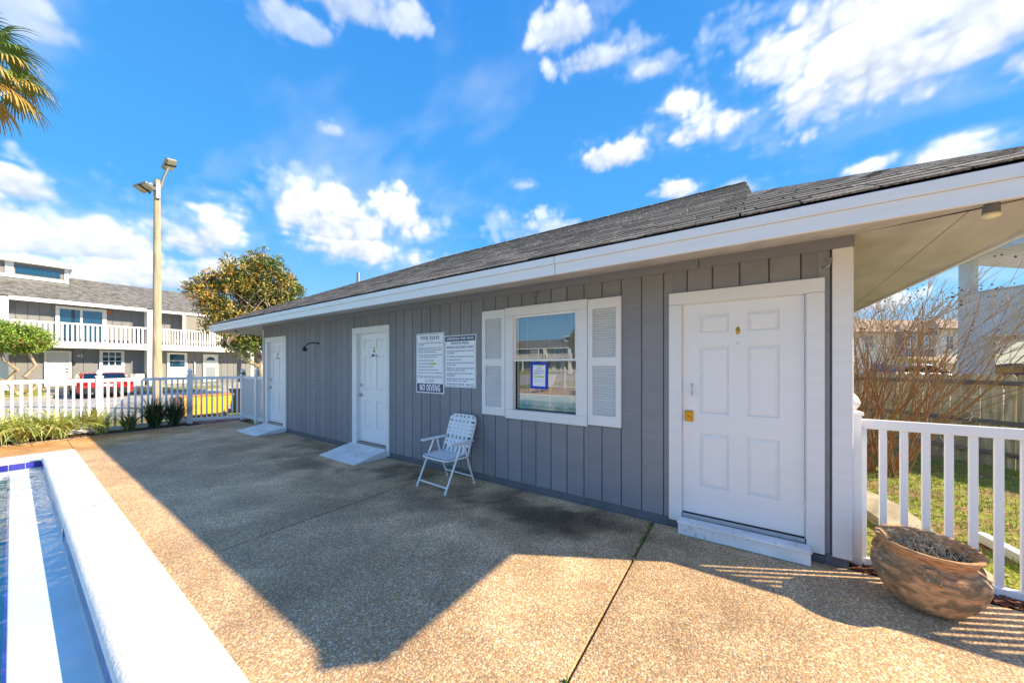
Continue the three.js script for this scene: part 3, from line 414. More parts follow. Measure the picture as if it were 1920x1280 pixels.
/* window with blind and notice */
{
  const g = sub(house, 'window'), W = WIN;
  const o = { x0: -2.452, x1: -1.362, y0: 0.872, y1: 2.26 };
  mesh('casing', bx(o.x0, W.x0 - 0.001, W.y0 - 0.001, W.y1 + 0.001, 0.0, 0.034, 0.004), M.white, g); mesh('casing', bx(W.x1 + 0.001, o.x1, W.y0 - 0.001, W.y1 + 0.001, 0, 0.034, 0.004), M.white, g);
  mesh('casing', bx(o.x0, o.x1, W.y1 + 0.002, o.y1, 0, 0.036, 0.004), M.white, g); mesh('sill', bx(o.x0, o.x1, o.y0, W.y0 - 0.002, 0, 0.036, 0.004), M.white, g);
  const my = 1.606, fr = (x0, x1, y0, y1, t, z0, z1) => merge([bx(x0, x1, y0, y0 + t, z0, z1, 0.002), bx(x0, x1, y1 - t, y1, z0, z1, 0.002), bx(x0, x0 + t, y0 + t, y1 - t, z0, z1, 0.002), bx(x1 - t, x1, y0 + t, y1 - t, z0, z1, 0.002)]);
  mesh('sash', fr(W.x0, W.x1, my - 0.018, W.y1, 0.022, -0.030, 0.004), M.vinyl, g); mesh('sash', fr(W.x0, W.x1, W.y0, my + 0.0, 0.012, -0.060, -0.034), M.darkMetal, g);
  mesh('jamb_liner', merge([bx(W.x0 - 0.018, W.x0 - 0.001, W.y0 - 0.018, W.y1 + 0.018, -0.11, -0.001), bx(W.x1 + 0.001, W.x1 + 0.018, W.y0 - 0.018, W.y1 + 0.018, -0.11, -0.001), bx(W.x0, W.x1, W.y1 + 0.001, W.y1 + 0.018, -0.11, -0.001), bx(W.x0, W.x1, W.y0 - 0.018, W.y0 - 0.001, -0.11, -0.001)]), M.vinyl, g);
  M.pane = new THREE.MeshPhysicalMaterial({ color: 0xffffff, roughness: 0.0, transmission: 1, thickness: 0, ior: 2.15 });
  mesh('pane', bx(W.x0 + 0.024, W.x1 - 0.024, my + 0.006, W.y1 - 0.024, -0.014, -0.0135), M.pane, g); mesh('pane', bx(W.x0 + 0.014, W.x1 - 0.014, W.y0 + 0.014, my - 0.014, -0.048, -0.0475), M.pane, g);
  M.blind = mat(S('#7f8c90'), 0.6); const bg = new THREE.BoxGeometry(W.x1 - W.x0 + 0.0, 0.0012, 0.024);
  for (let k = 0; k < 52; k++) { const s = mesh('blind_slat', bg, M.blind, g); s.position.set((W.x0 + W.x1) / 2, W.y1 - 0.02 - k * 0.0212, -0.135); s.rotation.x = 1.05; }
  for (const x of [W.x0 + 0.12, (W.x0 + W.x1) / 2 + 0.02, W.x1 - 0.12]) mesh('blind_cord', bar([V(x, W.y1, -0.120), V(x, W.y0 + 0.05, -0.120)], 0.0012, 5), M.vinyl, g);
  mesh('inner_sill', bx(W.x0 - 0.02, W.x1 + 0.02, W.y0 - 0.03, W.y0 + 0.035, -0.30, -0.118), mat(S('#6a4a2c'), 0.6), g);
  // shutters
  for (const [x0, x1, lab] of [[-2.828, -2.458, 'louvred white shutter beside the signs'], [-1.356, -0.998, 'louvred white shutter beside the keypad door']]) {
    const s = sub(house, 'shutter'); s.userData.label = lab; const y0 = 0.893, y1 = 2.25, fw = 0.055;
    mesh('shutter_frame', place(extr(rect(x0, x1, y0, y1), 0.026, 0.003, [rect(x0 + fw, x1 - fw, 1.005, 1.53), rect(x0 + fw, x1 - fw, 1.625, 2.142)]), 0, 0, 0.006), M.white, s);
    mesh('shutter_back', bx(x0 + fw - 0.01, x1 - fw + 0.01, 0.99, 2.15, 0.002, 0.0058), M.white, s);
    const lg = new THREE.BoxGeometry(x1 - x0 - fw * 2 - 0.004, 0.025, 0.0035); const louv = (ya, yb, n) => { for (let k = 0; k < n; k++) { const l = mesh('louver', lg, M.white, s); l.position.set((x0 + x1) / 2, ya + ((k + 0.5) * (yb - ya)) / n, 0.0195); l.rotation.x = -0.92; } }; louv(1.005, 1.53, 20); louv(1.625, 2.142, 20);
  }
}
/* step under the keypad door */
part(house, 'step', [bx(-0.455, 0.462, 0.004, 0.108, 0.002, 0.135, 0.006)], M.rampPaint, 'white painted timber step'); part(house, 'step_tread', bx(-0.462, 0.468, 0.1085, 0.128, 0.0275, 0.152, 0.005), M.rampPaint);
/* roof */
const P = 0.5, EZ = 0.80, EX1 = 1.50, EX0 = -10.82, EY = 2.52, RZ = -3.2, RY = EY + P * (EZ - RZ), GX = 0.09, BZ = -7.2;
const roof = sub(house, 'roof');
{
  M.shingle = [0x8a837d, 0x9c958e, 0x706a66, 0xb0a8a0].map((c) => mat(0xffffff, 0.93, { color: new THREE.Color(c), map: null, bumpMap: fineBump, bumpScale: 0.004 }));
  const shT = tex(512, 512, (u, v) => { const g = fbm(u * 110, v * 110, 4, 2, 110), n = fbm(u * 6, v * 6, 2, 4, 6); const k = 0.72 + (g - 0.5) * 0.85 + (n - 0.5) * 0.25; return [k, k, k]; }, true, 1.4, 1.4); for (const m of M.shingle) m.map = shT;
  M.shingleV = mat(0xffffff, 0.93, { vertexColors: true, map: shT, bumpMap: fineBump, bumpScale: 0.004 });
  const ang = Math.atan(P), ca = Math.cos(ang), sa = Math.sin(ang), ex = 0.142, L = (EZ - RZ) / ca + 0.0, nC = Math.ceil(L / ex);
  // roof sheathing under the shingles: front, back, two hips, gablet
  const tri = (...v) => { const g = new THREE.BufferGeometry(); g.setAttribute('position', new THREE.Float32BufferAttribute(v.flat(), 3)); g.computeVertexNormals(); return planarUV(g); };
  const y = (d) => EY + P * d - 0.012, A = [EX1, y(0), EZ], Bc = [EX0, y(0), EZ], hx = EX1 - GX, T = [GX, y(hx), EZ - hx], Tb = [GX, y(hx), BZ + hx], RR = [GX, RY - 0.012, RZ], RL = [EX0 + 4.0, RY - 0.012, RZ], Ab = [EX1, y(0), BZ], Bb = [EX0, y(0), BZ];
  const sheath = [tri(Bc, A, T), tri(Bc, T, RR), tri(Bc, RR, RL), tri(A, Ab, Tb), tri(A, Tb, T), tri(Bb, RL, RR), tri(Bb, RR, Tb), tri(Bb, Tb, Ab), tri(Bc, RL, Bb)];
  mesh('roof_surface', merge(sheath), M.shingle[1], roof);
  mesh('gablet', merge([tri(T, Tb, RR)]), M.siding, roof);
  mesh('gablet_trim', merge([bar([V(...T), V(...RR)], 0.03, 4), bar([V(...Tb), V(...RR)], 0.03, 4)]), M.shingle[2], roof);
  // shingle tabs on the front slope
  const list = []; const q = rngOf(4242);
  for (let c = 0; c < nC; c++) {
    const s0 = c * ex - 0.012, s1 = Math.min(s0 + ex * 1.9, L), d = s0 * ca; // distance in plan from the eave
    const xr = Math.min(EX1 - d, Math.max(GX, EX1 - d)), xl = EX0 + d; const xR = d > hx ? GX + 0.03 : EX1 - d + 0.03;
    let x = xl - q() * 0.33; while (x < xR) { const w = 0.30 + (q() - 0.5) * 0.12; const a = Math.max(x, xl - 0.02), b = Math.min(x + w - 0.011, xR); if (b - a > 0.04) list.push({ c, a, b, s0: s0 + (q() - 0.5) * 0.008, s1, t: Math.floor(q() * 4), lift: q() * 0.003 }); x += w; }
  }
  const geoOf = (t) => { const g = new THREE.BoxGeometry(t.b - t.a, 0.011, t.s1 - t.s0); g.rotateX(-0.034); g.translate((t.a + t.b) / 2, 0.013 + t.lift, -(t.s0 + t.s1) / 2); const m = new THREE.Matrix4().makeRotationX(ang).setPosition(0, EY, EZ); g.applyMatrix4(m); return planarUV(g, q() * 4, q() * 4); };
  const near = (t) => { const sm = (t.s0 + t.s1) / 2; return Math.hypot((t.a + t.b) / 2 - 0.2, sm * 0.9 + 2.6); };
  list.sort((p, r) => near(p) - near(r));
  list.slice(0, 290).forEach((t) => mesh('shingle', geoOf(t), M.shingle[t.t], roof));
  const cols = [[0.25, 0.23, 0.212], [0.325, 0.297, 0.27], [0.19, 0.174, 0.16], [0.40, 0.362, 0.332]];
  const rest = list.slice(290).map((t) => { const g = geoOf(t), k = cols[t.t], a = new Float32Array(g.attributes.position.count * 3); for (let i = 0; i < a.length; i += 3) { a[i] = k[0]; a[i + 1] = k[1]; a[i + 2] = k[2]; } g.setAttribute('color', new THREE.BufferAttribute(a, 3)); return g; });
  const rs = mesh('shingles', merge(rest), M.shingleV, roof); rs.userData.kind = 'stuff';
  // ridge caps
  const cap = planarUV(merge([place(new THREE.BoxGeometry(0.30, 0.008, 0.15), 0, 0, 0.068, ang, 0, 0), place(new THREE.BoxGeometry(0.30, 0.008, 0.15), 0, 0, -0.068, -ang, 0, 0)]));
  for (let k = 0; k < 34; k++) { const o = mesh('ridge_cap', cap, M.shingle[k % 4], roof); o.position.set(GX - 0.14 - k * 0.205, RY + 0.0 + (k % 2) * 0.004, RZ); o.rotation.z = 0.02; }
  { // hip caps down to the near corner
    const dir = V(-1, P, -1).normalize(); for (let k = 0; k < 10; k++) { const s = 0.1 + k * 0.2; const o = mesh('hip_cap', cap, M.shingle[(k * 3) % 4], roof); o.position.set(EX1 + dir.x * s, EY + dir.y * s + 0.006, EZ + dir.z * s); o.quaternion.setFromRotationMatrix(new THREE.Matrix4().makeBasis(dir.clone().negate(), V(0, 1, 0).addScaledVector(dir, -dir.y).normalize(), dir.clone().negate().cross(V(0, 1, 0).addScaledVector(dir, -dir.y).normalize()))); } }
  // fascia in two courses and drip edge, all four sides
  const fas = (x0, x1, z0, z1, nm) => mesh('fascia_board', bx(x0, x1, 2.352, 2.446, z0, z1, 0.003), M.white, roof);
  for (const [a, b] of [[EX0, -8.34], [-8.335, -5.2], [-5.195, -1.37], [-1.365, EX1]]) { fas(a, b, EZ - 0.024, EZ); mesh('fascia_trim', bx(a, b, 2.447, 2.513, EZ - 0.012, EZ + 0.014, 0.003), M.white, roof); }
  fas(EX1 - 0.024, EX1, BZ, EZ - 0.0245); mesh('fascia_trim', bx(EX1 - 0.012, EX1 + 0.014, 2.447, 2.513, BZ, EZ - 0.013, 0.003), M.white, roof);
  fas(EX0, EX0 + 0.024, BZ, EZ - 0.0245); mesh('fascia_trim', bx(EX0 - 0.014, EX0 + 0.012, 2.447, 2.513, BZ, EZ - 0.013, 0.003), M.white, roof); fas(EX0 + 0.025, EX1 - 0.025, BZ, BZ + 0.024);
  // soffit panels rising a little towards the wall
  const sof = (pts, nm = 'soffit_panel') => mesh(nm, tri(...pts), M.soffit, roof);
  const e = 2.372, wv = 2.512, F = EZ - 0.025, rx = EX1 - 0.025, lx = EX0 + 0.025, W0 = 0.02;
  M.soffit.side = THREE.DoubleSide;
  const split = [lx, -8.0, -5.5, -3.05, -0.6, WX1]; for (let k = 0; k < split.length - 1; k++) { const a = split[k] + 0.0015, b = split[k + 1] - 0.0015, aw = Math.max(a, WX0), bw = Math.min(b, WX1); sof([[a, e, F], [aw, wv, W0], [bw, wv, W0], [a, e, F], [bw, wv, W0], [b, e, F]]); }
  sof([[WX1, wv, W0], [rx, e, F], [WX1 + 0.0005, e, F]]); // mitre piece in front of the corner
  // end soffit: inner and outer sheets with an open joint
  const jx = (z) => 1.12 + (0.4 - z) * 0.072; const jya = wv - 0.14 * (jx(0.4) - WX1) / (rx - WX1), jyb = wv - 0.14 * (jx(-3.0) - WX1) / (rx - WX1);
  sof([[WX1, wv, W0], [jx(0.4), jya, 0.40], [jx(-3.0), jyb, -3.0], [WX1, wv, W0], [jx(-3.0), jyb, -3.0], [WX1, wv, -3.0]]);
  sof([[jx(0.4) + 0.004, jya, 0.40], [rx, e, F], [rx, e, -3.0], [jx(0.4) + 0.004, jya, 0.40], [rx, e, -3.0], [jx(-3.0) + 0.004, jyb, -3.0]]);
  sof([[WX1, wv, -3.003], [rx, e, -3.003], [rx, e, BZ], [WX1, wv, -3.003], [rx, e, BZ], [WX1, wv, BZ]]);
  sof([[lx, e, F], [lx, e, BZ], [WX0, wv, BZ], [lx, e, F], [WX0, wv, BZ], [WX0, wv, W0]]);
  // cover above soffit joint so no light leaks
  mesh('eave_lining', merge([bx(WX0, EX1 - 0.03, 2.535, 2.545, BZ + 0.03, WX0 * 0), bx(EX0 + 0.03, EX1 - 0.03, 2.4485, 2.4505, 0.48, EZ - 0.03)]), M.groove, roof);
  // vent pipe
  mesh('vent_pipe', place(new THREE.CylinderGeometry(0.045, 0.045, 0.42, 14), -9.04 + 0.2, 3.93, -1.9), M.galv, roof); mesh('pipe_flashing', place(new THREE.ConeGeometry(0.12, 0.12, 14), -8.84, 3.86, -1.9), M.galv, roof);
}
/* eave lights, hooks */
function eaveLamp(pos, label, tilt) {
  const t = thing('eave_light', label, 'light fixture', pos); t.scale.setScalar(0.62);
  part(t, 'socket', place(lathe([[0, 0], [0.040, 0], [0.044, -0.01], [0.050, -0.085], [0.046, -0.087], [0, -0.087]], 20), 0, 0, 0, tilt, 0, 0), mat(S('#6f7377'), 0.6));
  part(t, 'bulb', place(lathe([[0.030, -0.075], [0.050, -0.092], [0.057, -0.108], [0.050, -0.124], [0.028, -0.134], [0, -0.137]], 20), 0, 0, 0, tilt, 0, 0), mat(S('#efe6c4'), 0.3)); return t;
}
eaveLamp([1.135, 2.412, 0.58], 'grey eave lamp with cream bulb under the overhang above the pot', 0.12);
eaveLamp([-10.25, 2.40, 0.45], 'small round white lamp under the far end of the eave', 0);
{ const h = (x, y, label) => { one('wall_hook', [bar([V(x, y + 0.035, 0.022), V(x, y + 0.03, 0.05), V(x - 0.01, y - 0.02, 0.062), V(x - 0.03, y - 0.035, 0.045), V(x - 0.045, y - 0.02, 0.03)], 0.006, 7), place(new THREE.CylinderGeometry(0.014, 0.014, 0.006, 12), x, y + 0.035, 0.016, Math.PI / 2)], M.steel, label, 'hook'); };
  h(0.585, 2.315, 'small metal hook on grey siding above the keypad door corner'); h(-1.985, 2.375, 'small dark hook on grey siding above the window'); }
/* ---------- ramps ---------- */
function ramp(x0, x1, zl, h, label) {
  const t = thing('door_ramp', label, 'ramp', [0, 0, 0], 0, 'white wedge ramps at the doors');
  const v = [[x0, 0.003, zl], [x1, 0.003, zl], [x1, h, 0.03], [x0, h, 0.03], [x0, 0.003, 0.03], [x1, 0.003, 0.03], [x0, 0.016, zl], [x1, 0.016, zl]];
  const f = [[6, 7, 2, 3], [0, 1, 7, 6], [1, 5, 2, 7], [4, 0, 6, 3], [5, 4, 3, 2], [0, 4, 5, 1]]; const p = []; for (const [a, b, c, d] of f) p.push(...v[a], ...v[b], ...v[c], ...v[a], ...v[c], ...v[d]);
  const g = new THREE.BufferGeometry(); g.setAttribute('position', new THREE.Float32BufferAttribute(p, 3)); g.computeVertexNormals(); part(t, 'ramp_wedge', planarUV(g, R(), R()), M.rampPaint);
  part(t, 'ramp_lip', bx(x0 + 0.01, x1 - 0.01, h - 0.01, h + 0.004, 0.028, 0.05, 0.003), M.rampPaint); return t;
}
ramp(-5.93, -4.87, 0.60, 0.125, 'white concrete ramp at the door between shower and pool signs'); ramp(-9.72, -8.62, 0.60, 0.115, 'white concrete ramp at the door by the fence gate');
/* ---------- outdoor shower ---------- */
{ const t = thing('outdoor_shower', 'dark shower head on a bent arm above the steel valve', 'shower', [-7.165, 1.96, 0]);
  part(t, 'flange', place(lathe([[0, 0.012], [0.022, 0.010], [0.03, 0]], 18), 0, 0.03, 0, Math.PI / 2), M.darkMetal); part(t, 'arm', bar([V(0, 0.03, 0), V(-0.02, 0.035, 0.08), V(-0.05, 0.025, 0.16), V(-0.075, -0.025, 0.21)], 0.0095), M.darkMetal);
  part(t, 'head', place(lathe([[0, 0.03], [0.016, 0.028], [0.02, 0.0], [0.045, -0.045], [0.048, -0.06], [0.042, -0.066], [0, -0.066]], 22), -0.088, -0.06, 0.232, 0.35, 0, -0.45), M.darkMetal);
  const v = thing('shower_valve', 'small round steel shower valve on grey siding', 'valve', [-7.165, 1.25, 0]); part(v, 'valve_body', place(lathe([[0, 0.05], [0.014, 0.048], [0.016, 0.02], [0.034, 0.012], [0.038, 0]], 18), 0, 0, 0, Math.PI / 2), M.steel); part(v, 'valve_lever', bar([V(0, 0, 0.045), V(-0.02, -0.035, 0.05)], 0.006), M.steel); }
/* ---------- signs ---------- */
function canvasTex(w, h, draw) { const cv = document.createElement('canvas'); cv.width = w; cv.height = h; draw(cv.getContext('2d'), w, h); const t = new THREE.CanvasTexture(cv); t.colorSpace = THREE.SRGBColorSpace; t.anisotropy = 8; return t; }
function signBoard(name, label, x0, x1, y0, y1, z, t, tilt = 0) {
  const g = thing(name, label, 'sign', [(x0 + x1) / 2, (y0 + y1) / 2, z]); g.rotation.z = tilt; const w = x1 - x0, h = y1 - y0;
  part(g, 'sign_panel', bx(-w / 2, w / 2, -h / 2, h / 2, -0.003, 0.0015, 0.0012), M.vinyl); const p = new THREE.PlaneGeometry(w - 0.004, h - 0.004); p.translate(0, 0, 0.0032); part(g, 'sign_print', p, mat(0xffffff, 0.4, { map: t }));
  for (const [a, b] of [[-1, 1], [1, 1], [-1, -1], [1, -1]]) part(g, 'screw', place(new THREE.CylinderGeometry(0.006, 0.006, 0.004, 10), a * (w / 2 - 0.018), b * (h / 2 - 0.018), 0.004, Math.PI / 2), M.steel); return g;
}
const NAVY = '#23306e', fit = (c, s, x, y, w, px, bold = 'bold ') => { c.font = `${bold}${px}px sans-serif`; const m = c.measureText(s).width; c.save(); c.translate(x, y); if (m > w) c.scale(w / m, 1); c.fillText(s, 0, 0); c.restore(); };
signBoard('pool_rules_sign', 'tall white pool rules sign with navy NO DIVING band', -4.158, -3.556, 1.118, 2.022, 0.006, canvasTex(600, 900, (c, w, h) => {
  c.fillStyle = '#eef2f8'; c.fillRect(0, 0, w, h); c.strokeStyle = NAVY; c.lineWidth = 5; c.strokeRect(16, 16, w - 32, h - 32); c.fillStyle = NAVY; c.textAlign = 'center'; fit(c, 'POOL RULES', 300, 92, 430, 70); c.font = '16px sans-serif'; c.fillText('(STRICTLY ENFORCED)', 300, 118);
  c.textAlign = 'left'; const L = [['NO FOOD OR BEVERAGES IN THE POOL OR ON POOL', 158], ['WET DECK.', 186], ['COMMERCIALLY BOTTLED WATER IN PLASTIC', 232], ['BOTTLES IS ALLOWED ON THE POOL WET DECK', 262], ['FOR POOL PATRON HYDRATION.', 292], ['NO GLASS OR ANIMALS IN FENCED POOL AREA', 338], ['(OR 50 FT FROM UNFENCED POOL).', 368], ['BATHING LOAD: 26 PERSONS', 420], ['POOL HOURS: 8:00 AM -', 468], ['SHOWER BEFORE ENTERING.', 514], ['DO NOT SWALLOW THE POOL WATER.', 560], ['DO NOT USE POOL IF YOU ARE ILL WITH DIARRHEA.', 606]];
  for (const [s, y] of L) fit(c, s, 46, y, 508, 25); c.fillStyle = '#e9e34a'; c.fillRect(318, 442, 116, 36); c.fillStyle = '#3a3a20'; fit(c, '11:00 PM', 322, 468, 110, 26);
  c.fillStyle = NAVY; c.textAlign = 'center'; fit(c, 'POOL MAXIMUM DEPTH:', 300, 676, 524, 52, ''); fit(c, '6.5 FEET', 300, 738, 300, 54, ''); c.fillRect(20, 758, w - 40, 122); c.fillStyle = '#ffffff'; c.save(); c.translate(300, 864); c.scale(0.82, 1.25); fit(c, 'NO DIVING', 0, 0, 640, 104); c.restore();
}));
signBoard('additional_rules_sign', 'white additional pool rules sign with navy top band', -3.546, -2.95, 1.226, 1.962, 0.006, canvasTex(640, 800, (c, w, h) => {
  c.fillStyle = '#eef2f8'; c.fillRect(0, 0, w, h); c.strokeStyle = NAVY; c.lineWidth = 5; c.strokeRect(14, 14, w - 28, h - 28); c.fillStyle = NAVY; c.fillRect(14, 14, w - 28, 74); c.fillStyle = '#fff'; c.textAlign = 'center'; fit(c, '-ADDITIONAL POOL RULES-', 320, 66, 570, 50, 'italic bold ');
  c.fillStyle = NAVY; fit(c, 'PRIVATE POOL', 320, 140, 380, 54); fit(c, 'OWNERS AND GUESTS ONLY', 320, 200, 570, 50); c.textAlign = 'left';
  const L = [['MANAGEMENT RESERVES RIGHT TO DENY USE', 252], ['TO ANYONE.', 284], ['NO RUNNING OR HORSEPLAY IN POOL AREA', 338], ['NO SMOKING IN POOL.', 386], ['NO GRILLING ON POOL DECK OR WITHIN 40 FEET', 436], ['OF POOL AREA', 468], ['INFANTS AGE 1 AND YOUNGER MUST WEAR', 518], ['SWIMMERS DIAPERS IN POOL.', 550], ['CHILDREN UNDER 12 MUST HAVE ADULT', 600], ['SUPERVISION.', 632], ['NO MORE THAN 6 GUESTS PER TENANT WITH', 682], ['TENANT PRESENT AT ALL TIMES.', 714]]; for (const [s, y] of L) fit(c, s, 42, y, 556, 28); c.textAlign = 'center'; fit(c, 'EMERGENCY PHONE - DIAL 911', 320, 768, 570, 38);
}));
{ // notice taped to the window
  const g = thing('window_notice', 'paper notice framed in blue tape on the lower window pane', 'notice', [-2.0, 1.415, -0.044]); const pw = 0.20, ph = 0.275;
  const t = canvasTex(256, 360, (c, w, h) => { c.fillStyle = '#f3f4fa'; c.fillRect(0, 0, w, h); c.fillStyle = '#d9e021'; c.fillRect(34, 12, 186, 14); c.fillRect(28, 190, 186, 22); const q = rngOf(12), row = (y, x0, x1, h, col) => { c.fillStyle = col; let x = x0; while (x < x1) { const w = 8 + q() * 22; c.fillRect(x, y - h * (0.7 + q() * 0.3), Math.min(w, x1 - x), h); x += w + 5; } }; row(24, 40, 214, 6, '#6f7420'); row(58, 84, 172, 9, '#525c80'); row(86, 70, 186, 9, '#525c80'); row(114, 44, 214, 10, '#465178'); row(142, 40, 216, 10, '#465178'); row(168, 40, 170, 9, '#5d5f86'); row(206, 60, 206, 8, '#6f7420'); row(246, 36, 210, 5, '#8b95b8'); row(276, 44, 170, 5, '#8b95b8'); });
  part(g, 'paper', bx(-pw / 2, pw / 2, -ph / 2, ph / 2, -0.0006, 0.0004), M.vinyl); const p = new THREE.PlaneGeometry(pw, ph); p.translate(0, 0, 0.0016); part(g, 'print', p, mat(0xffffff, 0.7, { map: t }));
  M.tape = mat(S('#1c44c4'), 0.6); const tp = (x0, x1, y0, y1, r) => { const b = bx(x0, x1, y0, y1, 0.0022, 0.0032); b.rotateZ(r); part(g, 'tape_strip', b, M.tape); };
  tp(-0.122, 0.12, ph / 2 - 0.01, ph / 2 + 0.024, 0.012); tp(-0.120, 0.116, -ph / 2 - 0.026, -ph / 2 + 0.006, -0.010); part(g, 'tape_strip', bx(-0.120, -0.088, -ph / 2 - 0.024, ph / 2 + 0.024, 0.0034, 0.0042), M.tape); part(g, 'tape_strip', bx(0.086, 0.118, -ph / 2 - 0.024, ph / 2 + 0.024, 0.0034, 0.0042), M.tape);
  g.rotation.z = -0.015;
}
/* ---------- lawn chair ---------- */
{
  const t = thing('lawn_chair', 'white folding lawn chair with woven straps against grey siding', 'chair', [-3.11, 0, 0.08], -0.05);
  const m = mat(S('#e9ebee'), 0.35, { metalness: 0.15 }), r = 0.0125, hw = 0.262; M.strap = mat(S('#e6e9ee'), 0.55);
  for (const s of [-1, 1]) { const x = s * hw;
    part(t, 'front_leg', bar([V(x, 0.008, 0.57), V(x, 0.552, 0.30)], r, 10), m); part(t, 'rear_leg', bar([V(x * 0.98, 0.008, 0.06), V(x * 0.98, 0.30, 0.175), V(x * 0.98, 0.552, 0.245)], r, 10, 4), m);
    part(t, 'foot_cap', merge([place(new THREE.CylinderGeometry(0.016, 0.017, 0.03, 10), x, 0.015, 0.567), place(new THREE.CylinderGeometry(0.016, 0.017, 0.03, 10), x * 0.98, 0.015, 0.064)]), m);
    part(t, 'armrest', bx(x - 0.026, x + 0.026, 0.553, 0.583, 0.10, 0.50, 0.012), m); part(t, 'hinge_rivet', place(new THREE.CylinderGeometry(0.012, 0.012, 0.05, 10), x * 0.97, 0.36, 0.17, 0, 0, Math.PI / 2), M.brass); }
  part(t, 'stretcher', bar([V(-hw, 0.07, 0.538), V(hw, 0.07, 0.538)], 0.0105, 10), m); part(t, 'stretcher', bar([V(-hw * 0.98, 0.10, 0.10), V(hw * 0.98, 0.10, 0.10)], 0.0105, 10), m);
  // seat frame and back frame
  const sx = 0.235, sy = 0.375; part(t, 'seat_frame', bar([V(-sx, sy, 0.14), V(-sx, sy, 0.44), V(-sx + 0.05, sy, 0.52), V(sx - 0.05, sy, 0.52), V(sx, sy, 0.44), V(sx, sy, 0.14), V(-sx, sy, 0.14)], r * 0.95, 10, 40), m);
  const by = (k) => V(0, 0.36 + k * 0.50, 0.165 - k * 0.175); const bp = (x, k) => { const p = by(k); p.x = x; return p; };
  part(t, 'back_frame', bar([bp(-sx, -0.02), bp(-sx, 0.5), bp(-sx, 0.86), bp(-sx + 0.035, 0.97), bp(-sx + 0.10, 1.0), bp(sx - 0.10, 1.0), bp(sx - 0.035, 0.97), bp(sx, 0.86), bp(sx, 0.5), bp(sx, -0.02)], r * 0.95, 10, 60), m);
  const strip = (a, b, w, bulge, n = 8) => { const pos = [], idx = [], d = b.clone().sub(a), L = d.length(); d.normalize(); const nn = bulge.clone(), side = d.clone().cross(nn).normalize(); for (let i = 0; i <= n; i++) for (const s of [-1, 1]) for (const th of [-1, 1]) { const p = a.clone().addScaledVector(d, (L * i) / n).addScaledVector(side, (s * w) / 2).addScaledVector(nn, 0.004 * Math.cos((i / n) * 25.1) + th * 0.0013); pos.push(p.x, p.y, p.z); } for (let i = 0; i < n; i++) { const o = i * 4; for (const [p, q] of [[0, 1], [1, 3], [3, 2], [2, 0]]) idx.push(o + p, o + q, o + 4 + p, o + q, o + 4 + q, o + 4 + p); } const g = new THREE.BufferGeometry(); g.setAttribute('position', new THREE.Float32BufferAttribute(pos, 3)); g.setIndex(idx); g.computeVertexNormals(); return planarUV(g); };
  const nb = V(0, 0.33, 0.94).normalize();
  for (let k = 0; k < 5; k++) { const x = -0.148 + k * 0.074; part(t, 'strap', strip(bp(x, 0.02).addScaledVector(nb, 0.013), bp(x, 0.995).addScaledVector(nb, 0.013), 0.052, nb, 16), M.strap); part(t, 'strap', strip(V(x, sy + 0.013, 0.15), V(x, sy + 0.013, 0.515), 0.052, V(0, 1, 0), 10), M.strap); }
  [0.245, 0.34, 0.50, 0.59, 0.68, 0.77, 0.89].forEach((k) => part(t, 'strap', strip(bp(-sx, k).addScaledVector(nb, 0.016), bp(sx, k).addScaledVector(nb, 0.016), 0.040, nb, 12), M.strap)); [0.18, 0.24, 0.30, 0.36, 0.42, 0.475].forEach((z) => part(t, 'strap', strip(V(-sx, sy + 0.016, z), V(sx, sy + 0.016, z), 0.048, V(0, 1, 0), 12), M.strap));
}
/* ---------- white vinyl fences ---------- */
const capGeo = merge([bx(-0.062, 0.062, 0, 0.03, -0.062, 0.062, 0.006), place(lathe([[0.045, 0.03], [0.035, 0.045], [0.06, 0.075], [0.066, 0.10], [0.05, 0.135], [0.02, 0.17], [0, 0.18]], 4).rotateY(Math.PI / 4), 0, 0, 0)]);
function fenceRun(t, A, B, o = {}) {                       // rails and pickets from A to B (x,z), in the thing's own axes
  const { H = 1.236, bottom = 0.05, spacing = 0.107, pw = 0.038, rh = 0.075, rb = 0.075, rd = 0.045, y0 = 0, inset = 0.05 } = o; const d = V(B[0] - A[0], 0, B[1] - A[1]), L = d.length(), ang = -Math.atan2(d.z, d.x);
  const put = (name, g, s, y) => { const m = part(t, name, g, M.vinyl); m.position.set(A[0] + (d.x * s) / L, y0 + y, A[1] + (d.z * s) / L); m.rotation.y = ang; return m; };
  put('rail', bx(-L / 2 + inset, L / 2 - inset, H - rh, H, -rd / 2, rd / 2, 0.006), L / 2, 0); put('rail', bx(-L / 2 + inset, L / 2 - inset, bottom, bottom + rb, -rd / 2, rd / 2, 0.006), L / 2, 0);
  const pg = bx(-pw / 2, pw / 2, bottom + rb - 0.004, H - rh + 0.004, -0.011, 0.011, 0.003), n = Math.floor((L - 2 * inset) / spacing), off = (L - (n - 1) * spacing) / 2; for (let k = 0; k < n; k++) put('picket', pg, o.start !== undefined ? o.start + k * spacing : off + k * spacing, 0);
}
const fencePost = (t, x, z, H, y0 = 0) => { const m = part(t, 'post', bx(-0.052, 0.052, -0.05, H, -0.052, 0.052, 0.005), M.vinyl); m.position.set(x, y0, z); const c = part(t, 'post_cap', capGeo, M.vinyl); c.position.set(x, y0 + H, z); };
{ const t = thing('picket_fence', 'long white picket fence behind the planting bed, by the red car', 'fence'); const pts = [[-12.15, 8.4], [-12.15, 6.2], [-12.12, 4.30], [-11.98, 2.42], [-12.10, 0.885], [-11.72, -0.155]];
  for (let k = 0; k < pts.length - 1; k++) fenceRun(t, pts[k], pts[k + 1]); for (const p of pts) fencePost(t, p[0], p[1], 1.27); }
